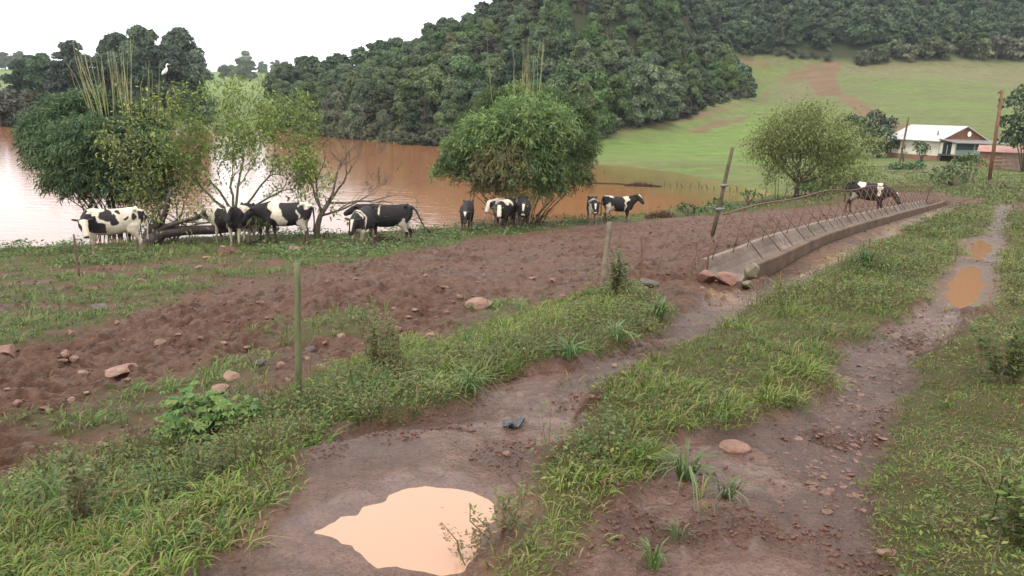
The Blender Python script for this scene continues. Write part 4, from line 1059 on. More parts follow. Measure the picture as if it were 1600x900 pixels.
# broad-leaved bush at the verge
def broad_bush(t, p):
    mb = MB(); Ps, Ds = [], []
    for k in range(26):
        a = rng.random() * 6.28; s = .33 * math.sqrt(rng.random()); e = np.array([math.cos(a) * s * 1.25, math.sin(a) * s * .8, .10 + .20 * rng.random() * (1 - s)])
        mb.tube([(0, 0, -.02), e * .5 + np.array([0, 0, .05]), e], [.007, .005, .003], 5)
        for j in range(9):
            Ps.append(e + rng.normal(size=3) * .05); aa = rng.random() * 6.28; Ds.append([math.cos(aa), math.sin(aa), rng.uniform(-.1, .4)])
    mb.build('stem', simple('bush_stem', (.10, .10, .04), .7, .3, .2, 20, 0), t)
    P = np.array(Ps); D = unit(np.array(Ds)); n = len(P)
    V, Q, C = [], [], []
    col = tints(n, [(.10, .18, .045), (.14, .21, .055), (.08, .15, .05), (.17, .21, .06)], rng, .2)
    for i in range(n):                               # palmate leaf: five pointed lobes round the stalk
        d = D[i]; s = unit(np.cross(d, np.array([0, 0, 1.0]) + rng.normal(size=3) * .25)); L = rng.uniform(.045, .085)
        for ang in (-1.15, -.6, 0, .6, 1.15):
            dd = d * math.cos(ang) + s * math.sin(ang); ss = s * math.cos(ang) - d * math.sin(ang); l = L * (1 - .22 * abs(ang))
            b = len(V); V += [P[i], P[i] + dd * l * .55 + ss * l * .24 + [0, 0, .008], P[i] + dd * l - [0, 0, .012], P[i] + dd * l * .55 - ss * l * .24 + [0, 0, .008]]
            Q.append([b, b + 1, b + 2, b + 3]); C += [col[i]] * 4
    link('leaves', np_mesh('leaves', np.array(V), np.array(Q), None, [M_leaf], False, np.array(C)), t)
plant_obj('broad_leaved_bush', 'bright green broad-leaved bush on the verge left of the mossy post', 'bush', 335, 690, broad_bush)

def tuft_obj(label, u, v, n, h, w, col, lean=.9):
    p = gpt(u, v); mb = MB(); a0 = rng.random(n) * 6.28; Cc = []
    for k in range(n):
        a = a0[k]; O = np.array([math.cos(a), math.sin(a), 0]); S = np.array([-math.sin(a), math.cos(a), 0]); H = h * rng.uniform(.5, 1.1); l = lean * rng.uniform(.2, 1.2); q = O * .04 * rng.random()
        p1 = q + (O * l * .3 + [0, 0, .6]) * H; p2 = q + (O * l * .9 + [0, 0, .85 - .2 * l]) * H; p3 = q + (O * l * 1.4 + [0, 0, .9 - .55 * l]) * H
        mb.add([q - S * w, q + S * w, p1 + S * w, p1 - S * w, p2 + S * w * .7, p2 - S * w * .7, p3], [[0, 1, 2, 3], [3, 2, 4, 5]], [[5, 4, 6]], np.array(col) * rng.uniform(.7, 1.35))
    o = mb.build('grass_tuft', M_grass, None, False, tuple(p)); return tag(o, label, 'grass tuft')
tuft_obj('dark blade-leaved grass tuft in the mud between the ruts, left of the flat stone', 1070, 748, 50, .17, .0045, (.10, .135, .05), 1.25)
tuft_obj('small trampled grass tuft right of the larger tuft, in wet mud', 1135, 775, 26, .10, .005, (.10, .12, .055), 1.3)
tuft_obj('small grass tuft alone on wet mud near the bottom edge', 1020, 885, 26, .12, .003, (.09, .15, .04), .5)
tuft_obj('arching bright grass tuft at the edge of the left rut', 962, 534, 34, .19, .006, (.11, .16, .06), 1.1)
tuft_obj('arching green grass tuft on the verge beside the left rut, nearer one', 890, 562, 34, .19, .006, (.10, .155, .06), 1.1)
tuft_obj('dense tall grass tuft at the right end of the verge, by the rut', 1030, 498, 46, .22, .007, (.09, .15, .045), .8)
tuft_obj('tall grass tuft on the verge above the wet rut bend', 735, 610, 34, .18, .005, (.095, .145, .05), 1.0)
tuft_obj('dark round grass tuft in the middle strip beside the trough', 1352, 420, 50, .34, .01, (.055, .10, .035), .8)
tuft_obj('small grass tuft alone in mud right of the short tuft pair', 1058, 840, 20, .07, .003, (.09, .12, .05), .8)

# stones
def rock_mesh(seed, flat=.55, sub=3, rough=.25, cuts=16):
    r = np.random.default_rng(seed)
    import bmesh
    bm = bmesh.new(); bmesh.ops.create_icosphere(bm, subdivisions=sub, radius=1)
    pl = unit(r.normal(size=(cuts, 3))); pd = r.uniform(.52, .9, cuts)
    for v in bm.verts:
        c = np.array(v.co)
        for k in range(cuts):                           # chop with planes: faceted broken stone
            e = c @ pl[k] - pd[k]
            if e > 0: c = c - pl[k] * e
        c = c * (1 + rough * .12 * (math.sin(c[0] * 5 + seed) * math.cos(c[1] * 6 + seed * 2) + .5 * math.sin(c[2] * 9 + c[0] * 8)))
        v.co = c * np.array([1, .8, flat])
    me = bpy.data.meshes.new('rock'); bm.to_mesh(me); bm.free()
    for p in me.polygons: p.use_smooth = False
    return me
def rock_mat(name, lo, hi, rough=.6):
    m, nt, b = nodes(name); v = oc(nt); L = nt.links.new
    L(ramp(nt, noise(nt, 2.2, 6, .65, v), [(.3, lo), (.7, hi)]), b.inputs['Base Color']); b.inputs['Roughness'].default_value = rough; b.inputs['Specular IOR Level'].default_value = .35
    bump(nt, b, noise(nt, 9, 6, .7, v), .5, .06)
    return m
M_rock = rock_mat('red_rock', (.13, .065, .045), (.25, .135, .095)); M_rockp = rock_mat('pale_red_rock', (.16, .085, .06), (.275, .16, .115)); M_rockd = rock_mat('dark_rock', (.05, .036, .03), (.11, .08, .065)); M_rockm = rock_mat('mossy_rock', (.10, .085, .05), (.2, .16, .1))
M_rocks = rock_mat('muddy_stone', (.085, .042, .029), (.19, .10, .07), .5)
ROCKS = {}
def rockvar(i, mat, flat):
    k = (i, mat.name, flat)
    if k not in ROCKS:
        ROCKS[k] = rock_mesh(i, flat); ROCKS[k].materials.append(mat)
    return ROCKS[k]
def put_rock(u, v, wpx, mat, flat, label, group=None, rz=None, tilt=0.0, i=None, name='rock', sink=.25, cat='rock'):
    p = gpt(u, v); s = wpx / 2 * p[1] / F_PX
    o = link(name, rockvar(i if i is not None else int(rng.integers(6)), mat, flat), None, (p[0], p[1], p[2] + s * flat * (1 - 2 * sink) * .9))
    o.scale = (s, s, s); o.rotation_euler = (tilt, rng.normal() * .1, rng.random() * 6.28 if rz is None else rz)
    return tag(o, label, cat, group)
for u, v, w, m, f, lab in (
    (355,396,36,M_rock,.6,'rounded reddish boulder in the shore grass below the cow facing the camera'),
    (460,393,30,M_rock,.5,'reddish boulder in the shore grass below the banded cow'),
    (326,406,20,M_rockp,.5,'pale red stone in the grass left of the rounded boulder'),
    (312,420,18,M_rock,.6,'small reddish stone below the pale one near the shore grass'),
    (153,483,36,M_rockd,.4,'dark flat stone lying alone in the pasture at left'),
    (8,556,42,M_rock,.8,'big reddish stone cut off by the left picture edge'),
    (115,563,20,M_rockp,.7,'upright pale stone beside the grass patch at left'),
    (190,582,58,M_rockp,.35,'large flat pale red stone in the churned pasture at left'),
    (130,586,24,M_rockp,.55,'pale red stone next to the large flat one'),
    (250,540,28,M_rock,.5,'brown-red stone with a flat face behind the grass patch'),
    (160,698,26,M_rockp,.6,'pale pointed stone in the mud at lower left'),
    (362,592,40,M_rockp,.55,'wedge-shaped pale red stone above the broad-leaved bush'),
    (345,612,44,M_rockp,.35,'flat pale red stone just above the broad-leaved bush'),
    (438,574,20,M_rockp,.95,'upright pale stone left of the mossy post'),
    (408,572,28,M_rockd,.7,'dark mossy stone left of the upright pale stone'),
    (487,550,26,M_rockd,.6,'dark brown stone just right of the mossy post'),
    (533,528,20,M_rockp,.6,'pale stone in the group right of the mossy post'),
    (502,577,26,M_rockp,.5,'flat pale stone in the mud right of the mossy post'),
    (752,480,56,M_rockp,.42,'large pale pinkish stone in the middle of the churned pasture'),
    (672,525,22,M_rockp,.5,'pale stone in the mud beside the verge weeds'),
    (622,516,18,M_rockp,.6,'small pale stone behind the tall reddish weed'),
    (28,632,20,M_rock,.7,'rounded reddish stone near the left picture edge'),
    (222,441,16,M_rock,.6,'small red stone on the upper pasture at left'),
    (1385,868,38,M_rockp,.5,'pale red stone at the grass edge, lower right'),
    (960,573,14,M_rockp,.6,'small pale stone at the edge of the middle strip'),
    (793,712,18,M_rockp,.8,'small pale stone left of the middle strip near the rut')):
    put_rock(u, v, w, m, f, lab)
for u, v, w, m, f, rz, lab in (
    (1103,440,38,M_rock,.75,.3,'pointed red stone at the left of the pile closing the trough'),
    (1134,444,44,M_rock,.7,1.9,'broad red stone in the middle of the pile closing the trough'),
    (1150,434,22,M_rock,.9,.9,'small dark red stone wedged inside the trough mouth'),
    (1174,436,28,M_rockm,1.25,2.0,'tall grey-red stone leaning on the trough front wall'),
    (1167,450,28,M_rockm,.6,.5,'small grey-green stone in front of the trough pile')):
    put_rock(u, v, w, m, f, lab, rz=rz, sink=.12)
for k in range(110):
    u, v = rng.uniform(0, 1100), rng.uniform(430, 740); p = gpt(u, v)
    if gmask(mGrass, [p[0]], [p[1]])[0] > .35 or gmask(mR, [p[0]], [p[1]])[0] > .4 or p[1] > 24: continue
    put_rock(u, v, rng.uniform(6, 15) * (0.6 + v / 900), [M_rock, M_rockp, M_rock][k % 3], rng.choice([.4, .6, .8]), 'small reddish stone lying in the churned mud of the pasture', 'small stones in the pasture mud', name='small_rock')
# flat broken stones of the right rut
nflat = 0
for k in range(520):
    if nflat >= 285: break
    t_ = rng.random(); v = 480 + 320 * t_ ** .9; uc = np.interp(v, [500, 560, 600, 650, 700, 760], [1440, 1385, 1345, 1318, 1300, 1305]); u = uc + rng.normal() * np.interp(v, [500, 760], [20, 48])
    p = gpt(u, v)
    if gmask(mVs, [p[0]], [p[1]])[0] > .3 or gmask(mRB, [p[0]], [p[1]])[0] < .4: continue
    nflat += 1
    put_rock(u, v, rng.uniform(7, 20) * (.45 + .6 * t_) * (1.8 if rng.random() < .1 else 1), [M_rocks, M_rock, M_rocks][k % 3], rng.choice([.16, .25]), 'flat broken reddish stone paving the right wheel rut', 'flat stones in the right wheel rut', name='flat_stone', sink=.46, cat='stone', tilt=rng.normal() * .1)
p = gpt(1147, 700); me = rock_mesh(77, .32, 3, .3, 3); me.materials.append(M_rock); o = link('rock', me, None, (p[0], p[1], p[2] + .005)); s_ = 28 * p[1] / F_PX; o.scale = (s_, s_ * 1.1, s_)
tag(o, 'flat round pale stone in the mud between the ruts', 'rock')
# mud crumbs
CV, CT, cn = [], [], 0
cms = [rock_mesh(5 + i, .62, 1, .6, 7) for i in range(6)]; cvs = [np.array([v.co[:] for v in m.vertices]) * rng.uniform(.7, 1.3, (len(m.vertices), 1)) for m in cms]; ct = np.array([p.vertices[:] for p in cms[0].polygons])
def crumbs(x, y, smin, smax, pw):
    global cn
    n = len(x); k = len(cvs[0]); cv = np.array(cvs)[rng.integers(0, 6, n)] * rng.uniform(.6, 1.4, (n, 1, 3)); S = smin + (smax - smin) * rng.random(n) ** pw; S = S * np.maximum(1, dist(x, y) / 9) ** .6; a = rng.random(n) * 6.28
    ca, sa = np.cos(a), np.sin(a); R = np.zeros((n, 3, 3)); R[:, 0, 0] = ca; R[:, 0, 1] = sa; R[:, 1, 0] = -sa; R[:, 1, 1] = ca; R[:, 2, 2] = 1
    V = np.einsum('nkj,njl->nkl', cv, R) * S[:, None, None]; V[:, :, 0] += x[:, None]; V[:, :, 1] += y[:, None]; V[:, :, 2] += (gz(x, y) + S * .3)[:, None]
    CV.append(V.reshape(-1, 3)); CT.append((ct[None] + (np.arange(n) * k)[:, None, None] + cn).reshape(-1, 3)); cn += n * k
x, y = near_pts(170000, 4.6, 18)
x, y = accept(x, y, lambda x, y: np.clip(gmask(mRs, x, y) - .15, 0, 1) * (.06 + 1.4 * sstep(.5, .62, fbm(x, y, .55, 3, 68))) * np.where(gmask(wet, x, y) > .75, 0, np.where(gmask(wet, x, y) > .5, .12, 1)))
crumbs(x, y, .0022, .015, 3.0); ncr = len(x)
x, y = near_pts(60000, 5, 34)
x, y = accept(x, y, lambda x, y: np.clip(gmask(churn, x, y) - .3, 0, 1) * sstep(.42, .66, fbm(x, y, .5, 3, 168)) * .8)
crumbs(x, y, .006, .030, 2.2); print('crumbs', ncr, len(x))
M_crumb = rock_mat('mud_crumb', (.06, .026, .017), (.13, .06, .038), .7)
tag(link('mud_crumbs', np_mesh('mud_crumbs', np.concatenate(CV), None, np.concatenate(CT), [M_crumb])), 'small red-brown mud crumbs scattered over the wet ruts', 'mud', kind='stuff')
# litter of dry stalks near the trough
x, y = near_pts(5000, 8, 34, .05, .62)
x, y = accept(x, y, lambda x, y: np.clip(gmask(mStraw, x, y) - .05, 0, 1)); n = len(x); a = rng.random(n) * 6.28
D = np.stack([np.cos(a), np.sin(a), rng.normal(size=n) * .12], 1); L = rng.uniform(.06, .24, n); P = np.stack([x, y, gz(x, y) + .012], 1)
V, Q = leaf_quads(P, unit(D), unit(np.cross(D, [0, 0, 1.0])), L, .012 * np.maximum(1, dist(x, y) / 9), 0)
tag(link('straw_litter', np_mesh('straw_litter', V, Q, None, [M_grass], False, np.repeat(tints(n, [(.33, .22, .11), (.24, .14, .07), (.40, .29, .15)], rng), 4, 0))), 'scattered dry straw and stalks trodden beside the feeding trough', 'straw', kind='stuff')

# ================================================================== cows
def coat_mat():
    m, nt, b = nodes('cow_coat'); L = nt.links.new; v = oc(nt)
    a = attr(nt, 'tint').outputs['Color']
    f = ramp(nt, noise(nt, 6, 5, .6, v), [(.3, (.78, .76, .72)), (.7, (1.08, 1.06, 1.04))])
    L(mixc(nt, 1.0, a, f, 'MULTIPLY'), b.inputs['Base Color']); b.inputs['Roughness'].default_value = .75; b.inputs['Specular IOR Level'].default_value = .18
    bump(nt, b, noise(nt, 45, 3, .6, v), .25, .01)
    return m
M_coat = coat_mat()
M_eye = simple('eye_dark', (.012, .009, .008), .15, .6, .1, 5, 0)
M_eartag = simple('ear_tag_yellow', (.75, .55, .06), .5, .3, .1, 5, 0)
WHITE = np.array((.54, .475, .38)); BLACK = np.array((.021, .018, .019)); MUDLEG = np.array((.12, .075, .052)); PINK = np.array((.38, .22, .17))
def ring_loft(mb, rings, seg=16):
    V = []; n = len(rings); ang = np.arange(seg) / seg * 2 * math.pi
    for c, a, b_ in rings:
        V.append(np.asarray(c) + np.cos(ang)[:, None] * np.asarray(a) + np.sin(ang)[:, None] * np.asarray(b_))
    V = np.concatenate(V); Q, T = [], []
    for i in range(n - 1):
        for j in range(seg):
            j2 = (j + 1) % seg; Q.append([i * seg + j, i * seg + j2, (i + 1) * seg + j2, (i + 1) * seg + j])
    V = np.concatenate([V, [rings[0][0]], [rings[-1][0]]])
    for j in range(seg):
        j2 = (j + 1) % seg; T.append([n * seg, j2, j]); T.append([n * seg + 1, (n - 1) * seg + j, (n - 1) * seg + j2])
    mb.add(V, Q, T)
def nz3(P, s, seed):
    return (vnoise(P[:, 0] + P[:, 2] * .6, P[:, 1] + P[:, 2] * .8, s, seed) + vnoise(P[:, 2] + 9 + P[:, 1] * .4, P[:, 0] * .9 + P[:, 1], s, seed + 1)) - 1.0
def cow(label, u, v, heading, s, neck=(25, 0), head=(-35, 0), patches=(), base=BLACK, face='blaze', tail=None, leg=(0, 0, 0, 0), Y=None, mudz=.42, tagged=False, legw=None, seed=0, udder=True):
    p = P_at(u, v, Y) if Y else gpt(u, v)
    gzv = float(gz([p[0]], [p[1]])[0])
    mb = MB(); X = np.array([1.0, 0, 0]); Yv = np.array([0, 1.0, 0]); Zv = np.array([0, 0, 1.0])
    tor = [(-.80, 1.26, 1.00, .10), (-.74, 1.33, .86, .19), (-.60, 1.375, .74, .265), (-.42, 1.365, .68, .285), (-.2, 1.335, .61, .31), (.05, 1.32, .57, .325), (.28, 1.325, .57, .30), (.46, 1.35, .59, .25), (.60, 1.33, .62, .215), (.72, 1.24, .68, .17), (.80, 1.12, .80, .10)]
    ring_loft(mb, [((x, 0, (zt + zb) / 2), Yv * w, Zv * (zt - zb) / 2) for x, zt, zb, w in tor], 20)
    npi, ny = math.radians(neck[0]), math.radians(neck[1])
    nd = np.array([math.cos(npi) * math.cos(ny), math.cos(npi) * math.sin(ny), math.sin(npi)]); n0 = np.array([.50, 0, 1.06]); poll = np.array([.64, 0, 1.10]) + nd * .45
    ns = unit(np.cross(Zv, nd)); nu = np.cross(nd, ns)
    ring_loft(mb, [(n0, Yv * .19, Zv * .31), (n0 * .6 + poll * .4 - [0, 0, .02], ns * .08 + Yv * .08, nu * .25), (n0 * .25 + poll * .75 - [0, 0, .02], ns * .12, nu * .19), (poll + nd * .02, ns * .10, nu * .12)], 14)
    hp, hy = math.radians(head[0]), math.radians(head[1])
    e = np.array([math.cos(hp) * math.cos(hy), math.cos(hp) * math.sin(hy), math.sin(hp)]); sd = unit(np.cross(Zv, e)); hu = np.cross(e, sd)
    hr = [(-.08, .08, .09, 0), (0, .12, .125, 0), (.10, .136, .138, -.01), (.19, .112, .125, -.012), (.30, .09, .105, -.012), (.39, .088, .09, -.015), (.45, .088, .08, -.018), (.49, .055, .05, -.02)]
    ring_loft(mb, [(poll + e * a + hu * o, sd * w, hu * h) for a, w, h, o in hr], 14)
    for sg in (-1, 1):
        b0 = poll + sd * sg * .08 + hu * .045 - e * .02; ed = unit(sd * sg + hu * .02 - e * .25); en = unit(np.cross(ed, e + hu * .6)); ew = np.cross(ed, en)
        ring_loft(mb, [(b0, ew * .03, en * .022), (b0 + ed * .07, ew * .062, en * .024), (b0 + ed * .14, ew * .066, en * .022), (b0 + ed * .21, ew * .03, en * .018)], 10)
    fx, hx = .50, -.58
    for k, (sg, fore) in enumerate(((1, 1), (-1, 1), (1, 0), (-1, 0))):
        d = leg[k]
        if fore:
            y = .145 * sg; J = [(fx - .02, y * .9, .98, .155, .11), (fx - .03, y * 1.1, .76, .125, .092), (fx + .0 + d * .3, y * 1.08, .60, .082, .066), (fx + .02 + d * .6, y * 1.02, .40, .054, .05), (fx + .015 + d * .75, y, .27, .04, .037), (fx + .01 + d * .95, y, .11, .043, .04), (fx + .05 + d, y, .045, .058, .052), (fx + .06 + d, y, 0, .066, .058)]
        else:
            y = .165 * sg; J = [(hx + .02, y * .8, 1.08, .21, .10), (hx + .06, y * 1.1, .88, .20, .105), (hx + .08 + d * .2, y * 1.12, .70, .15, .085), (hx + .0 + d * .4, y * 1.06, .56, .092, .062), (hx - .085 + d * .6, y, .44, .066, .05), (hx - .075 + d * .75, y, .29, .043, .039), (hx - .05 + d * .95, y, .11, .046, .041), (hx - .01 + d, y, .045, .06, .052), (hx + .0 + d, y, 0, .068, .058)]
        ring_loft(mb, [((a, b_, c), X * rx, Yv * ry) for a, b_, c, rx, ry in J], 12)
    for hx_, hy_, hz_, r_ in ((-.60, .205, 1.325, .065), (-.76, .11, 1.27, .06), (.46, .19, 1.12, .09)):
        for sg in (-1, 1): ring_loft(mb, [((hx_, hy_ * sg, hz_ - r_), X * .01, Yv * .01), ((hx_, hy_ * sg, hz_ - r_ * .5), X * r_ * .9, Yv * r_ * .8), ((hx_, hy_ * sg, hz_ + r_ * .3), X * r_ * .9, Yv * r_ * .8), ((hx_, hy_ * sg, hz_ + r_ * .8), X * .02, Yv * .02)], 8)
    if udder: ring_loft(mb, [((-.42, 0, .60), X * .05, Yv * .05), ((-.42, 0, .63), X * .14, Yv * .11), ((-.42, 0, .72), X * .16, Yv * .13)], 10)
    tl = tail or [(-.78, 0, 1.29), (-.87, 0, 1.14), (-.89, 0, .85), (-.88, 0, .58), (-.87, .01, .42)]
    tr = [.04, .032, .027, .027, .044]
    mb.tube(tl, tr[:len(tl)] if len(tl) == 5 else np.linspace(.036, .03, len(tl)), 8)
    me0 = np_mesh('cow_tmp', np.concatenate(mb.V), np.concatenate(mb.Q), np.concatenate(mb.T))
    o0 = bpy.data.objects.new('cow_tmp', me0); COL.objects.link(o0)
    md = o0.modifiers.new('r', 'REMESH'); md.mode = 'VOXEL'; md.voxel_size = .019; md.use_smooth_shade = True
    ms = o0.modifiers.new('s', 'SMOOTH'); ms.iterations = 4; ms.factor = .5
    dg = bpy.context.evaluated_depsgraph_get(); me = bpy.data.meshes.new_from_object(o0.evaluated_get(dg), depsgraph=dg)
    COL.objects.unlink(o0); bpy.data.objects.remove(o0); bpy.data.meshes.remove(me0)
    me.name = 'body'
    k = len(me.vertices); Pv = np.empty(k * 3, np.float32); me.vertices.foreach_get('co', Pv); Pv = Pv.reshape(-1, 3).astype(float)
    W = Pv + np.stack([nz3(Pv, .16, seed + 5), nz3(Pv, .16, seed + 9), nz3(Pv, .16, seed + 13)], 1) * .10
    C = np.tile(base, (k, 1)).astype(float)
    def paint(mask, c):
        C[:] = C * (1 - mask[:, None]) + np.asarray(c) * mask[:, None]
    for (x, sidey, zc, rx, rz, c) in patches:
        q = ((W[:, 0] - x) / rx) ** 2 + ((W[:, 2] - zc) / rz) ** 2
        m = 1 - sstep(.88, 1.12, q)
        if sidey > 0: m = m * (W[:, 1] > -.03)
        if sidey < 0: m = m * (W[:, 1] < .03)
        paint(m, c)
    if legw is not None: paint(sstep(.66, .58, W[:, 2]) * (np.abs(Pv[:, 0]) < .85), legw)
    # head markings in the head's own frame
    rel = Pv - poll; a_ = rel @ e; t_ = rel @ sd; w_ = rel @ hu
    hd = ((a_ > -.02) & (a_ < .56) & (np.hypot(t_, w_) < .17)).astype(float)
    ear = ((np.abs(t_) > .115) & (np.abs(t_) < .36) & (np.abs(a_) < .16) & (np.abs(w_) < .16)).astype(float)
    if face == 'white':
        paint(np.maximum(hd, 0), WHITE); paint(hd * sstep(.075, .095, np.abs(t_) + nz3(Pv, .1, 3) * .02) * (a_ < .22), BLACK); paint(ear, BLACK)
    elif face == 'cheek':
        paint(hd, WHITE); paint(hd * (1 - sstep(.85, 1.1, ((a_ - .15) / .15) ** 2 + ((w_ + .02) / .1) ** 2)), BLACK); paint(ear, BLACK)
    else:
        paint(np.maximum(hd, ear), BLACK)
        if face == 'blaze': paint(hd * (w_ > .02) * sstep(.062, .042, np.abs(t_) + .10 * np.clip(a_, 0, .5)) * (a_ > .0) * (a_ < .40), WHITE)
        if face == 'star': paint(hd * (w_ > .02) * sstep(.085, .06, np.abs(t_) + .32 * np.clip(a_, 0, .5)) * (a_ > -.02), WHITE)
        if face == 'star_nose': paint(hd * (w_ > .02) * sstep(.07, .05, np.abs(t_) + .12 * np.clip(a_, 0, .5)) * (a_ > 0) * (a_ < .3), WHITE); paint(hd * (a_ > .43), WHITE * .9)
    paint(hd * (a_ > .475), (.05, .04, .04) if face != 'white' else PINK)
    mz = sstep(mudz + .1, mudz - .12, Pv[:, 2] + nz3(Pv, .12, 40) * .2) * .8
    paint(mz, MUDLEG); paint((Pv[:, 2] < .055).astype(float), (.03, .022, .02))
    spl = sstep(.10, .38, nz3(Pv, .22, seed + 60)) * sstep(1.0, .55, Pv[:, 2]) * .38; paint(spl, MUDLEG * 1.3)
    belly = sstep(.72, .58, Pv[:, 2]) * (Pv[:, 2] > .5) * .3; paint(belly * (C.sum(1) > .6), MUDLEG * 1.8)
    at = me.color_attributes.new('tint', 'FLOAT_COLOR', 'POINT'); at.data.foreach_set('color', np.c_[C, np.ones(k)].astype(np.float32).ravel())
    me.materials.clear(); me.materials.append(M_coat)
    t = thing('cow', label, 'cow', (p[0], p[1], gzv - .015), math.radians(heading), 'black and white cows of the herd')
    t.scale = (s, s, s)
    link('body', me, t)
    for sg in (-1, 1):
        m2 = MB(); c = poll + e * .125 + sd * sg * .108 + hu * .045
        ring_loft(m2, [(c - sd * sg * .012, e * .008, hu * .008), (c, e * .019, hu * .017), (c + sd * sg * .010, e * .012, hu * .011)], 8); m2.build('eye', M_eye, t, True)
    if tagged:
        m2 = MB(); c = poll + sd * .16 + hu * .0 + e * .03; m2.box((-.004, -.026, -.03), (.004, .026, .03), Matrix.Translation(c) @ Matrix(np.stack([e, sd, hu], 1).tolist()).to_4x4()); m2.build('ear_tag', M_eartag, t)
    return t
Wt, Bk = WHITE, BLACK
cow('mostly white cow with scattered black blotches, standing leftmost of the herd', 180, 397, 203, .98, (-10, 82), (-52, 112), [(.62,0,.98,.26,.26,Bk),(.38,0,.80,.26,.15,Bk),(.80,0,1.1,.3,.25,Bk),(.13,0,1.16,.16,.17,Bk),(-.06,0,1.02,.09,.16,Bk),(-.17,0,1.26,.07,.06,Bk),(-.34,0,1.06,.08,.07,Bk),(-.56,0,1.10,.05,.09,Bk),(-.76,0,1.12,.08,.22,Bk)], Wt, 'cheek', leg=(0,.06,-.05,.08), seed=1)
cow('black and white cow in profile facing left, second from left in the herd', 364, 383, 190, .86, (4, 5), (-32, 12), [(.40,0,.98,.22,.45,Bk),(-.5,0,1.0,.3,.4,Bk),(.78,0,1.1,.2,.3,Wt*.9),(.95,0,1.15,.12,.2,Bk)], Wt, 'cheek', leg=(.05,-.08,0,.1), Y=25.2, seed=11)
cow('black-fronted cow with white forehead triangle facing the camera under the light green tree', 378, 383, 266, .95, (32, 8), (-48, 14), [(.0,0,1.0,.22,.5,Wt),(-.5,0,1.0,.2,.5,Bk),(.3,0,1.25,.1,.12,Wt)], Bk, 'star', legw=WHITE*.85, mudz=.22, leg=(.04,-.05,0,.05), Y=24.3, seed=21)
cow('side-on cow with a broad white band between black shoulder and black flank', 449, 385, 176, 1.0, (-6, 14), (-50, 25), [(.36,0,1.25,.16,.18,Wt),(.22,0,1.0,.16,.22,Wt),(.08,0,.72,.16,.22,Wt),(-.66,0,1.36,.2,.15,Wt),(-.6,0,.72,.16,.2,Wt*.8),(-.48,0,1.05,.04,.12,Wt)], Bk, 'star', leg=(.12,-.1,-.08,.12), Y=24.0, seed=31)
cow('all-dark cow mostly hidden behind the banded cow', 412, 380, 262, .88, (5, 0), (-50, 0), [], Bk, 'star', Y=26.2, seed=41)
cow('cow with long white face blaze and white shoulder stripes facing the camera', 566, 389, 265, .94, (-4, 4), (-52, 2), [(.66,0,1.22,.04,.14,Wt),(.52,0,1.28,.05,.2,Wt),(.45,0,1.0,.05,.26,Wt),(.55,0,.62,.3,.12,Wt)], Bk, 'blaze', legw=WHITE*.7, leg=(.08,-.06,0,.06), Y=23.6, seed=51)
cow('nearly all black cow side-on facing left with its tail swung out', 607, 383, 180, .99, (10, -8), (-28, -6), [(.30,0,1.18,.03,.14,Wt),(-.55,0,.66,.22,.20,Wt*.8),(-.38,0,.64,.14,.1,Wt*.85)], Bk, 'blaze', tail=[(-.78,0,1.28),(-.92,0,1.16),(-1.04,0,.92),(-1.2,0,.62),(-1.42,0,.44)], leg=(.08,-.1,.05,-.1), Y=25.2, mudz=.3, seed=61)
cow('plain dark cow with small white forehead mark, head lowered towards the camera', 729, 358, 268, .86, (-14, 4), (-62, 3), [], np.array((.035,.03,.032)), 'star', Y=29.5, seed=71)
cow('white-faced cow with a white back in the tight group by the bamboo', 788, 359, 232, .95, (12, 6), (-52, 10), [(.55,0,.9,.14,.3,Bk),(-.3,0,.9,.25,.3,Bk)], Wt, 'white', Y=31.2, seed=81)
cow('black-chested cow with yellow ear tag, middle of the group by the bamboo', 789, 359, 252, .93, (6, 12), (-50, 20), [(.35,0,1.3,.2,.16,Wt),(.0,0,1.3,.2,.2,Wt)], Bk, 'white', Y=29.4, tagged=True, seed=91)
cow('black cow with white blaze and nose, rightmost of the group by the bamboo', 817, 357, 272, .92, (10, -6), (-56, -8), [(.2,0,.7,.06,.2,Wt)], np.array((.035,.03,.034)), 'star_nose', Y=30.2, tagged=True, seed=101)
cow('cow with white blaze facing the camera alone before the orange water', 925, 350, 270, .84, (4, 0), (-58, 0), [(.3,0,1.3,.3,.14,Wt),(.6,-1,.75,.2,.4,Wt)], Bk, 'star_nose', legw=WHITE*.6, tail=[(-.78,0,1.28),(-.84,.2,1.2),(-.9,.45,1.0),(-.9,.7,.9),(-.95,1.0,.88)], seed=111)
cow('black cow with white shoulder and hip patches standing side-on facing right', 964, 348, 14, .87, (34, -12), (-42, -55), [(.36,0,1.26,.14,.2,Wt),(.30,0,.85,.05,.3,Wt),(-.48,0,1.36,.26,.1,Wt),(-.60,0,.78,.12,.28,Wt*.85),(-.35,0,.72,.12,.14,Wt)], Bk, 'star', leg=(.06,-.1,.12,-.1), mudz=.36, seed=121)
cow('black cow with white bands reaching its head down to the feeding trough', 1351, 336, -28, .84, (-22, -8), (-58, -12), [(.46,0,1.2,.1,.42,Wt),(-.22,0,1.3,.15,.22,Wt),(-.52,0,.72,.16,.16,Wt*.6)], Bk, 'star', Y=28.0, leg=(.1,-.05,.0,-.15), mudz=.34, seed=131)

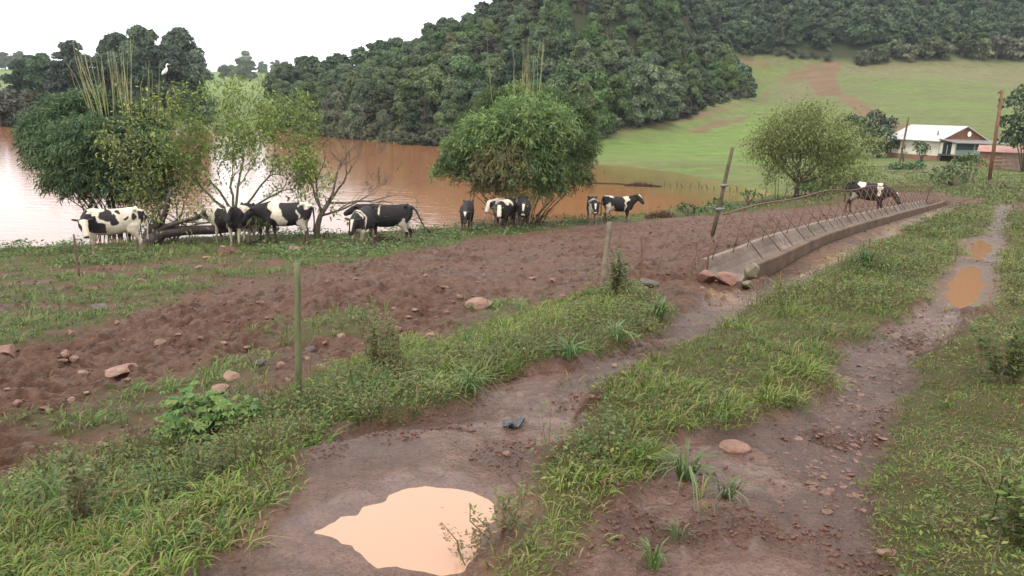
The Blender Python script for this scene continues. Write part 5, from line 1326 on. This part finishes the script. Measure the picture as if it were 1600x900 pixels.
# ================================================================== egret on the bamboo
p = P_at(259, 116, 27.6)
t = thing('egret', 'white egret perched on top of the left bamboo clump', 'bird', tuple(p))
mb = MB(); mb.tube([(-.14, 0, -.02), (-.06, 0, .06), (.02, 0, .14), (.05, 0, .22)], [.02, .065, .06, .028], 10); mb.tube([(.05, 0, .2), (.03, 0, .29), (.07, 0, .34), (.12, 0, .335)], [.028, .02, .026, .014], 8)
mb.build('body', simple('white_feathers', (.8, .8, .78), .8, .2, .05, 10, .2), t, True)
mb = MB(); mb.tube([(.115, 0, .335), (.2, 0, .32)], [.009, .002], 6); mb.build('beak', simple('yellow_beak', (.6, .4, .06), .5, .3, .1, 5, 0), t)
for sg in (-1, 1):
    mb = MB(); mb.tube([(-.02, .02 * sg, .03), (-.01, .02 * sg, -.18)], [.008, .006], 5); mb.build('leg', simple('dark_leg', (.03, .03, .025), .6, .3, .1, 5, 0), t)

# ================================================================== fallen trunk
Yf = 24.6
def fp(u, v, dY=0): return P_at(u, v, Yf + dY)
t = thing('fallen_trunk', 'dark wet fallen trunk with curved dead branches lying at the water edge', 'fallen tree', tuple(fp(240, 378)))
b0 = fp(240, 378)
mb = MB(); mb.tube([fp(222, 392) - b0, fp(240, 374) - b0, fp(256, 363, .1) - b0, fp(290, 360, .2) - b0, fp(330, 359, .5) - b0, fp(372, 356, .9) - b0, fp(410, 358, 1.2) - b0], [.28, .26, .20, .155, .15, .13, .09], 12); mb.build('trunk', M_log, t, True)
mb = MB(); mb.tube([fp(228, 378) - b0, fp(232, 362) - b0, fp(250, 348) - b0, fp(258, 334) - b0, fp(263, 314, -.1) - b0, fp(268, 296, -.1) - b0], [.2, .13, .105, .09, .075, .05], 10); mb.build('branch', M_log, t, True)
mb = MB(); mb.tube([fp(232, 374) - b0, fp(240, 364) - b0, fp(262, 353) - b0, fp(284, 346) - b0, fp(304, 341) - b0, fp(308, 336) - b0, fp(304, 332) - b0], [.17, .11, .085, .07, .06, .055, .05], 10); mb.build('branch', M_log, t, True)
mb = MB(); mb.tube([fp(266, 352) - b0, fp(276, 344) - b0, fp(284, 332) - b0], [.05, .04, .025], 8); mb.build('branch', M_log, t, True)

# ================================================================== posts and rods
M_post = None
def moss_mat():
    m, nt, b = nodes('mossy_post_wood'); v = oc(nt); L = nt.links.new
    mp = N(nt, 'ShaderNodeMapping'); L(v, mp.inputs['Vector']); mp.inputs['Scale'].default_value = (1, 1, .22)
    c = ramp(nt, noise(nt, 26, 6, .7, mp.outputs[0]), [(.3, (.055, .05, .03)), (.5, (.10, .10, .045)), (.7, (.12, .135, .05))])
    L(c, b.inputs['Base Color']); b.inputs['Roughness'].default_value = .9
    bump(nt, b, noise(nt, 60, 5, .7, mp.outputs[0]), .8, .008)
    return m
M_post = moss_mat()
M_grey = simple('weathered_wood', (.17, .135, .095), .9, .2, .4, 9, .6, 50)
M_rust = simple('rusty_iron', (.13, .07, .048), .8, .3, .4, 25, .3, 80)
M_dpole = simple('dark_pole_wood', (.085, .065, .042), .8, .25, .4, 7, .5, 40)
def stick(name, label, cat, a, b_, r0, r1, mat, seg=8, group=None, wob=.0, parent=None, square=False):
    a = np.asarray(a); b_ = np.asarray(b_); f = np.linspace(0, 1, 9)[:, None]
    pts = (b_ - a) * f + rng.normal(size=(9, 3)) * wob * np.array([1, 1, .2]); pts[0] = [0, 0, -.12]
    mb = MB(); mb.tube(pts, np.linspace(r0, r1, 9) * (1 + rng.normal(size=9) * .05), 4 if square else seg)
    o = mb.build(name, mat, parent, not square, tuple(a))
    return tag(o, label, cat, group) if label else o
Yp = 4.9
a = P_at(467, 642, Yp); a[2] = float(gz([a[0]], [a[1]])[0]); stick('fence_post', 'straight mossy green wooden post standing in the near verge', 'fence post', a, P_at(464.5, 411, Yp + .02), .0245, .0225, M_post, 7, wob=.0022)
a = gpt(942, 456); stick('fence_post', 'leaning short weathered wooden post at the end of the verge', 'fence post', a, P_at(952, 347, a[1]), .042, .03, M_grey, 7, wob=.006)
a = gpt(1004, 442); stick('iron_rod', 'thin rusty iron rod upright in the mud right of the leaning weathered post', 'rod', a, P_at(1002, 366, a[1]), .013, .013, M_rust, 6)
a = gpt(1029, 424); stick('thin_stick', 'thin crooked bare stick leaning right in the pasture mud', 'stick', a, P_at(1048, 356, a[1] + .2), .011, .005, M_bark, 5, wob=.012)
a = gpt(1081, 428); stick('thin_stick', 'thin bare forked sapling just left of the trough end', 'stick', a, P_at(1092, 372, a[1]), .011, .005, M_bark, 5, wob=.012)
a = gpt(124, 432); stick('iron_rod', 'thin slanted dark stake at the left shore below the blotched cow', 'stake', a, P_at(115, 366, a[1]), .025, .02, M_rust, 6)
# leaning pole at the trough
Yq = 10.1
b0 = P_at(1106, 405, Yq); b0[2] = float(gz([b0[0]], [b0[1]])[0])
t = thing('leaning_pole', 'dark wooden pole leaning right at the near end of the feeding trough', 'pole', tuple(b0))
mb = MB(); q = [P_at(u, v, Yq) - b0 for u, v in ((1107, 398), (1113, 368), (1121, 335), (1128, 305), (1136, 268), (1145, 230))]
mb.tube([[0, 0, -.1]] + q[:2], [.014, .014, .014], 6); mb.build('rod', M_rust, t, True)
mb = MB(); mb.tube(q[1:], [.027, .029, .026, .025, .023], 8); mb.build('pole', M_dpole, t, True)
for v_, u_ in ((327, 1124), (290, 1131)):
    c = P_at(u_, v_, Yq - .03) - b0; mb = MB(); mb.tube([c - [.05, 0, .005], c, c + [.07, 0, .008]], [.012, .026, .01], 7); mb.build('wire_knot', simple('grey_wire', (.12, .11, .10), .6, .4, .2, 20, .3), t, True)

# ================================================================== feeding trough and rail
M_conc = None
def concrete_mat():
    m, nt, b = nodes('old_concrete'); v = oc(nt); L = nt.links.new
    c = ramp(nt, noise(nt, 1.6, 6, .6, v), [(.3, (.11, .078, .057)), (.55, (.175, .132, .104)), (.75, (.235, .186, .15))])
    c = mixc(nt, ramp(nt, noise(nt, 9, 6, .7, v), [(.45, (0, 0, 0)), (.62, (1, 1, 1))]), c, (.12, .08, .055))
    L(c, b.inputs['Base Color']); b.inputs['Roughness'].default_value = .8; bump(nt, b, noise(nt, 18, 6, .7, v), .6, .03)
    return m
M_conc = concrete_mat()
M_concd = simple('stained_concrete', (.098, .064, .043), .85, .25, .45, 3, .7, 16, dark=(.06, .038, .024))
t = thing('feeding_trough', 'long concrete feeding trough running beside the left rut, boxed with stones at the near end', 'trough', tuple(B0))
def sweep(prof, name, mat, wobble=.012):
    V, Q = [], []; m = len(prof)
    for i, c in enumerate(rims):
        for (tt, hh) in prof:
            w = wobble * (vnoise(np.array([ST[i] + tt * 3]), np.array([hh * 5.0]), .7, 300)[0] - .5) * 2
            V.append([c[0] + pr[0] * (tt + w * .6) - B0[0], c[1] + pr[1] * (tt + w * .6) - B0[1], c[2] + hh + w - B0[2]])
    n = len(rims)
    for i in range(n - 1):
        for j in range(m):
            j2 = (j + 1) % m; Q.append([i * m + j, i * m + j2, (i + 1) * m + j2, (i + 1) * m + j])
    mb = MB(); mb.add(V, Q); mb.add([V[j] for j in range(m)] + [V[(n - 1) * m + j] for j in range(m)])
    me = np_mesh(name, np.array(V), np.array(Q), None, [mat], False)
    import bmesh
    bm = bmesh.new(); bm.from_mesh(me); bm.verts.ensure_lookup_table()
    bm.faces.new([bm.verts[j] for j in range(m)]); bm.faces.new([bm.verts[(n - 1) * m + j] for j in reversed(range(m))])
    bmesh.ops.recalc_face_normals(bm, faces=bm.faces); bm.to_mesh(me); bm.free()
    return link(name, me, t)
sweep([(-.10, -.55), (-.10, -.02), (-.08, 0), (-.01, 0), (.0, -.02), (.04, -.12), (.10, -.20), (.20, -.25), (.42, -.25), (.50, -.22), (.50, -.55)], 'basin', M_conc)
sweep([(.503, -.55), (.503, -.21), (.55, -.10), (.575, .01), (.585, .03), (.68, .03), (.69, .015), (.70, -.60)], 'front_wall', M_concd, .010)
r0 = rims[0]
t = thing('feeding_rail', 'rusty feeding rail of thin rods in zigzag above the trough', 'rail', tuple(r0))
def railtop(s):
    k = np.interp(s, ST, np.arange(len(ST))); i = int(min(k, len(ST) - 2)); c = rims[i] * (1 - (k - i)) + rims[i + 1] * (k - i)
    h = np.interp(s, [0, 4, 10, 14, 18, TL], [.60, .62, .66, .66, .62, .55]) + .03 * math.sin(s * 1.3)
    lean = .1
    return c + np.array([pr[0] * lean, pr[1] * lean, h]), c
SR = np.arange(.35, TL - .1, .72)
mb = MB(); mb.tube([railtop(s)[0] - r0 for s in np.linspace(.2, TL - .05, 60)], .012, 6); mb.build('top_rail', M_rust, t, True)
for s in SR:
    tp, c = railtop(s); e = rng.normal() * .05
    mb = MB(); mb.tube([tp - r0, np.array([c[0] - ax[0] * .12 + e * ax[0], c[1] - ax[1] * .12 + e * ax[1], c[2] - .03]) - r0], .0068, 5); mb.build('upright_rod', M_rust, t, True)
    c2 = railtop(min(TL, s + .28 + e))[1]
    mb = MB(); mb.tube([tp - r0, np.array([c2[0] + pr[0] * .58, c2[1] + pr[1] * .58, c2[2] + .01]) - r0], .0068, 5); mb.build('brace_rod', M_rust, t, True)
c = rims[-1]; stick('thin_pole', 'thin dark stake at the far end of the feeding rail', 'stake', (c[0], c[1], float(gz([c[0]], [c[1]])[0])), P_at(1455, 288, c[1]), .03, .02, M_dpole, 6)
put_rock(1012, 447, 46, M_rockd, .4, 'dark mossy low stone at the foot of the rusty iron rod', sink=.2)
# flood fence stakes, debris
for i, (u, v, h) in enumerate([(1038,291,8),(1048,292,6),(1058,292,9),(1066,293,7),(1078,294,9),(1092,295,12),(1097,296,7),(1106,296,8),(1116,297,6),(1128,298,8),(1140,299,7),(1152,300,9),(1166,301,8),(1168,312,16),(1180,303,8),(1196,305,9),(1190,318,14),(944,272,5)]):
    a = P_z(u, v, WZ - .02); stick('fence_stake', 'small dark stake of the flooded fence standing in shallow water', 'stake', a, P_at(u + rng.normal() * 1.5, v - h, a[1]), .05, .035, M_dpole, 5, 'stakes of the flooded fence')
def tangle(name, label, cat, u0, u1, v, h, Y, n, mat, low=.0, z=None):
    a = P_at((u0 + u1) / 2, v, Y); 
    if z is not None: a[2] = z
    else: a[2] = float(gz([a[0]], [a[1]])[0])
    w = (u1 - u0) / F_PX * Y / 2; hh = h / F_PX * Y; mb = MB()
    for k in range(n):
        x0 = rng.uniform(-w, w) * .97; env = max(.12, 1 - (x0 / w) ** 2)
        q0 = np.array([x0, rng.normal() * w * .15, -.03]); d = unit(np.array([rng.normal() * .9, rng.normal() * .5, rng.random() * .9 + low])); L = hh * env * rng.uniform(.5, 1.3)
        q1 = q0 + d * L * .5; q2 = q1 + unit(d + rdir(1, rng)[0] * .5) * L * .5; q2[2] = max(q2[2], 0)
        mb.tube([q0, q1, q2], [.02, .014, .006], 4)
    for k in range(9):
        y0 = rng.normal() * w * .1; xs = np.linspace(-w, w, 7)
        mb.tube(np.stack([xs, y0 + rng.normal(size=7) * w * .05, np.abs(rng.normal(size=7)) * hh * .15 + .01], 1), .018, 4)
    return tag(mb.build(name, mat, None, False, tuple(a)), label, cat)
M_twig = simple('red_brown_twig', (.10, .045, .03), .9, .2, .4, 10, 0); M_twig2 = simple('dark_debris', (.055, .03, .024), .9, .2, .4, 10, 0)
tangle('brush_heap', 'dark heap of brushwood and debris stranded in the flooded field', 'brush heap', 975, 1032, 291, 9, 56, 420, M_twig2, .1, WZ)
tangle('debris_line', 'low line of floating twigs and debris trailing left from the brush heap', 'debris', 925, 985, 288, 3.5, 57, 260, M_twig2, .0, WZ)
tangle('debris_line', 'low dark line of floating debris in the orange water right of the bamboo', 'debris', 838, 876, 326, 4, 34.5, 160, M_twig2, .0, WZ)
tangle('dead_shrub', 'reddish-brown leafless shrub in the bright water behind the blazed cow', 'shrub', 488, 532, 364, 18, 27.2, 420, M_twig, .8, WZ)
tangle('dead_shrub', 'reddish-brown leafless shrub low at the shore beneath the black cow', 'shrub', 575, 625, 376, 10, 25.8, 260, M_twig, .7)
tangle('dead_shrub', 'brown twiggy shrub at the water edge right of the cow facing right', 'shrub', 1008, 1062, 337, 13, 35.5, 420, M_twig, .6)
tangle('branch_pile', 'dark branch heap in the corner behind the trough end', 'brush heap', 1178, 1222, 310, 8, 41, 220, M_twig, .5)
# crumpled plastic
p = gpt(803, 668); r = np.random.default_rng(4)
mb = MB(); f = np.linspace(0, 1, 8); pts = np.stack([(f - .5) * .13, np.sin(f * 7) * .012, .02 + .016 * np.sin(f * 9)], 1)
mb.tube(pts, [.012, .03, .034, .026, .036, .028, .03, .014], 7, sq=.55)
o = mb.build('crumpled_bag', simple('grey_plastic', (.045, .047, .052), .35, .4, .5, 30, .8, 60), None, False, tuple(p)); o.rotation_euler = (0, 0, .7); tag(o, 'crumpled dark grey plastic wrapper lying on the wet left rut', 'litter')

# ================================================================== house, shed, poles
M_cream = simple('cream_wall', (.56, .505, .41), .9, .2, .2, .9, .2, 30); M_brickw = simple('red_plinth', (.22, .115, .08), .9, .2, .3, 2, .3, 30)
M_gable = simple('brown_boards', (.20, .092, .052), .85, .2, .25, 2.5, .3, 20); M_roofw = simple('pale_metal_roof', (.40, .37, .35), .6, .3, .2, .9, .3, 12)
M_roofg = simple('grey_sheet_roof', (.15, .135, .125), .8, .3, .3, 1.5, .2, 12); M_green = simple('mint_paint', (.27, .36, .31), .7, .3, .15, 3, .1, 20); M_dark = simple('dark_door_and_shade', (.02, .022, .025), .8, .2, .2, 3, 0)
M_screen = simple('dark_screen', (.06, .085, .08), .6, .3, .2, 3, 0); M_wood = simple('brown_wood', (.14, .085, .055), .85, .2, .3, 5, .3, 20)
M_pinkroof = simple('pink_faded_roof', (.31, .15, .12), .7, .3, .25, 1.2, .25, 14); M_shed = simple('faded_boards', (.33, .23, .175), .9, .2, .3, 2.5, .4, 22); M_shedr = simple('red_brown_boards', (.27, .14, .10), .9, .2, .3, 2.5, .4, 22)
Yh = 86.0
c0 = P_at(1463, 254, Yh); gz0 = float(gz([c0[0]], [c0[1]])[0])
def zat(u, v, Y): return P_at(u, v, Y)[2]
ez = zat(1465, 218.5, Yh); base = zat(1463, 254, Yh)
EH = ez - base; RH = zat(1502, 198, Yh + 2.7) - ez
az = math.atan2(c0[0], c0[1]); rgt = np.array([math.cos(az), -math.sin(az)]); fwd = np.array([math.sin(az), math.cos(az)])
al = math.radians(40); Lx = -rgt * math.cos(al) + fwd * math.sin(al); Gy = rgt * math.sin(al) + fwd * math.cos(al)
HM = np.eye(4); HM[:2, 0] = Lx; HM[:2, 1] = Gy        # local x along the long wall, y along the gable
HL, HW = 6.9, 7.2
t = thing('house', 'small white farmhouse with pale metal roof, brown gable and mint green porch', 'house', (c0[0], c0[1], base))
def hb(lo, hi, name, mat, par=t):
    mb = MB(); mb.box(lo, hi, HM); return mb.build(name, mat, par)
b_lo = gz0 - base - .6
hb((0, 0, .72), (HL, .18, EH - .02), 'wall', M_cream); hb((.02, -.03, b_lo), (HL + .02, .2, .72), 'plinth', M_brickw)
hb((-.0, .18, b_lo), (.16, HW, EH - .02), 'wall', M_cream); hb((.16, HW - .16, b_lo), (HL, HW, EH - .02), 'wall', M_cream); hb((HL - .16, .18, b_lo), (HL, HW - .16, EH - .02), 'wall', M_cream)
mb = MB()
for x0 in (-.06, HL - .1):
    V = np.array([[x0, .05, EH - .02], [x0, HW - .05, EH - .02], [x0, HW / 2, EH + RH - .05], [x0 + .12, .05, EH - .02], [x0 + .12, HW - .05, EH - .02], [x0 + .12, HW / 2, EH + RH - .05]]) @ HM[:3, :3].T
    mb2 = MB(); mb2.add(V, [[0, 3, 4, 1], [1, 4, 5, 2], [2, 5, 3, 0]], [[0, 1, 2], [3, 5, 4]]); mb2.build('gable', M_gable, t)
for sg in (0, 1):
    y0, y1 = (-.45, HW / 2) if sg == 0 else (HW + .45, HW / 2); zz0 = EH - .45 * RH / (HW / 2)
    V = []
    for x in (-.35, HL + .3):
        V += [[x, y0, zz0], [x, y1, EH + RH], [x, y1, EH + RH + .08], [x, y0, zz0 + .08]]
    mb2 = MB(); mb2.add(np.array(V) @ HM[:3, :3].T, [[0, 1, 2, 3], [4, 7, 6, 5], [0, 4, 5, 1], [3, 2, 6, 7], [0, 3, 7, 4], [1, 5, 6, 2]]); mb2.build('roof', M_roofw, t)
mb2 = MB(); mb2.tube(np.array([[1.2, 1.0, EH + .3], [1.2, 1.0, EH + 1.0]]) @ HM[:3, :3].T, .07, 8); mb2.build('flue', M_roofg, t)
mb2 = MB(); ring_loft(mb2, [((-.22, 4.1, EH + .72), (0, .3, 0), (0, 0, .3)), ((-.14, 4.1, EH + .72), (0, .12, 0), (0, 0, .12))], 12); mb2.V = [v @ HM[:3, :3].T for v in mb2.V]; mb2.build('dish', simple('white_dish', (.8, .8, .8), .5, .3, .05, 3, 0), t)
w = hb((HL - 1.75, -.04, 1.25), (HL - .65, -.005, 2.3), 'window', M_wood)
hb((HL - 1.65, -.06, 1.32), (HL - 1.22, -.042, 2.22), 'shutter', M_gable, w); hb((HL - 1.18, -.06, 1.32), (HL - .75, -.042, 2.22), 'shutter', M_gable, w)
# porch
PX, PY = -2.1, 5.6
hb((PX, .0, .82), (-.02, PY, .95), 'porch_floor', M_wood)
hb((PX, 0, .95), (PX + .1, .1, EH - .3), 'porch_post', M_green); hb((PX, PY * .5, .95), (PX + .1, PY * .5 + .1, EH - .3), 'porch_post', M_green); hb((PX, PY - .1, .95), (PX + .1, PY, EH - .3), 'porch_post', M_green)
hb((-.14, -.02, .95), (-.04, .08, EH - .1), 'porch_post', M_green)
hb((PX + .1, .0, 1.0), (PX + .5, .06, EH - .3), 'side_panel', M_cream); hb((-.5, .0, 1.0), (-.14, .06, EH - .25), 'side_panel', M_cream)
d = hb((-1.58, .02, 1.0), (-.52, .07, EH - .45), 'door', M_dark); hb((-1.1, -.01, 1.0), (-1.03, .018, EH - .45), 'frame', M_green, d)
for zr in (1.0, 1.17, 1.34): hb((PX + .02, .12, zr), (PX + .07, PY - .12, zr + .11), 'railing', M_green)
hb((PX + .4, .12, 1.48), (PX + .45, PY - .1, EH - .34), 'screen', M_screen)
for yy in (.1, PY * .35, PY * .7, PY - .2): hb((PX + .05, yy, b_lo), (PX + .2, yy + .15, .82), 'stilt', M_wood)
hb((-.4, .05, b_lo), (-.32, PY, .8), 'under_shade_panel', M_dark)  # added near-black sheet that paints the shade beneath the raised porch floor
V = []
for y in (-.3, PY + 2.4): V += [[PX - .35, y, EH - .28], [-.08, y, EH + .06], [-.08, y, EH + .13], [PX - .35, y, EH - .21]]
mb2 = MB(); mb2.add(np.array(V) @ HM[:3, :3].T, [[0, 1, 2, 3], [4, 7, 6, 5], [0, 4, 5, 1], [3, 2, 6, 7], [0, 3, 7, 4], [1, 5, 6, 2]]); mb2.build('porch_roof', M_roofg, t)
hb((PX - .1, PY + 2.2, b_lo), (PX + .05, PY + 2.35, EH - .3), 'porch_post', M_wood)
# shed
Ys = 80.0
s0 = P_at(1527, 262, Ys); sb = s0[2]; azs = math.atan2(P_at(1570, 260, Ys)[0], Ys); rs = np.array([math.cos(azs), -math.sin(azs)]); fs_ = np.array([math.sin(azs), math.cos(azs)])
t = thing('shed', 'low board shed with faded pink-red sheet roof right of the house', 'shed', (s0[0], s0[1], sb))
SM = np.eye(4); SM[:2, 0] = rs; SM[:2, 1] = fs_
sh_h = zat(1560, 237, Ys) - sb; sh_t = zat(1560, 229, Ys + 2.6) - sb
def sbx(lo, hi, name, mat, par=t):
    mb = MB(); mb.box(lo, hi, SM); return mb.build(name, mat, par)
for k in range(13):
    x0 = .02 + k * .5; sbx((x0, 0, -.5), (x0 + .485, .08 + .01 * (k % 2), sh_h - .02), 'board', M_shedr if k < 4 or k == 8 else M_shed)
sbx((0, .1, -.5), (.1, 2.9, sh_h + .1), 'side_wall', M_shedr); sbx((6.4, .1, -.5), (6.5, 2.9, sh_h + .1), 'side_wall', M_shed); sbx((.1, 2.8, -.5), (6.4, 2.9, sh_h + .3), 'back_wall', M_shed)
for zr in (.35, .75, 1.1): sbx((1.0, -.06, zr), (3.0, -.012, zr + .16), 'cross_board', M_shed)
V = []
for x in (-.25, 6.9): V += [[x, -.4, sh_h - .06], [x, 3.0, sh_t + .05], [x, 3.0, sh_t + .11], [x, -.4, sh_h]]
mb2 = MB(); mb2.add(np.array(V) @ SM[:3, :3].T, [[0, 1, 2, 3], [4, 7, 6, 5], [0, 4, 5, 1], [3, 2, 6, 7], [0, 3, 7, 4], [1, 5, 6, 2]]); mb2.build('roof', M_pinkroof, t)
# poles
M_upole = simple('utility_pole_wood', (.14, .075, .045), .85, .2, .3, 4, .4, 30)
Yu = 52.0; a = P_at(1545.5, 284, Yu); a[2] = float(gz([a[0]], [a[1]])[0])
t = thing('utility_pole', 'tall brown wooden utility pole leaning right in front of the shed', 'pole', tuple(a))
mb = MB(); tp = P_at(1566, 141, Yu) - a; mb.tube([[0, 0, -.3], tp * .5, tp], [.125, .115, .10], 10); mb.build('pole', M_upole, t, True)
mb = MB(); mb.tube([tp * .985 + [-.25, 0, -.12], tp * .985 + [-.1, 0, .02], tp * .985], [.05, .06, .05], 8); mb.build('insulator', M_dpole, t, True)
mb = MB(); mb.tube([tp * .90 + [-.16, -.1, -.1], tp * .90 + [-.16, -.1, .1]], [.06, .05], 8); mb.build('insulator', M_dpole, t, True)
Yu = 76.0; a = P_at(1404, 262, Yu); a[2] = float(gz([a[0]], [a[1]])[0])
stick('slim_pole', 'slim dark pole leaning right in front of the white house wall', 'pole', a, P_at(1420, 182, Yu), .11, .08, M_dpole, 8)
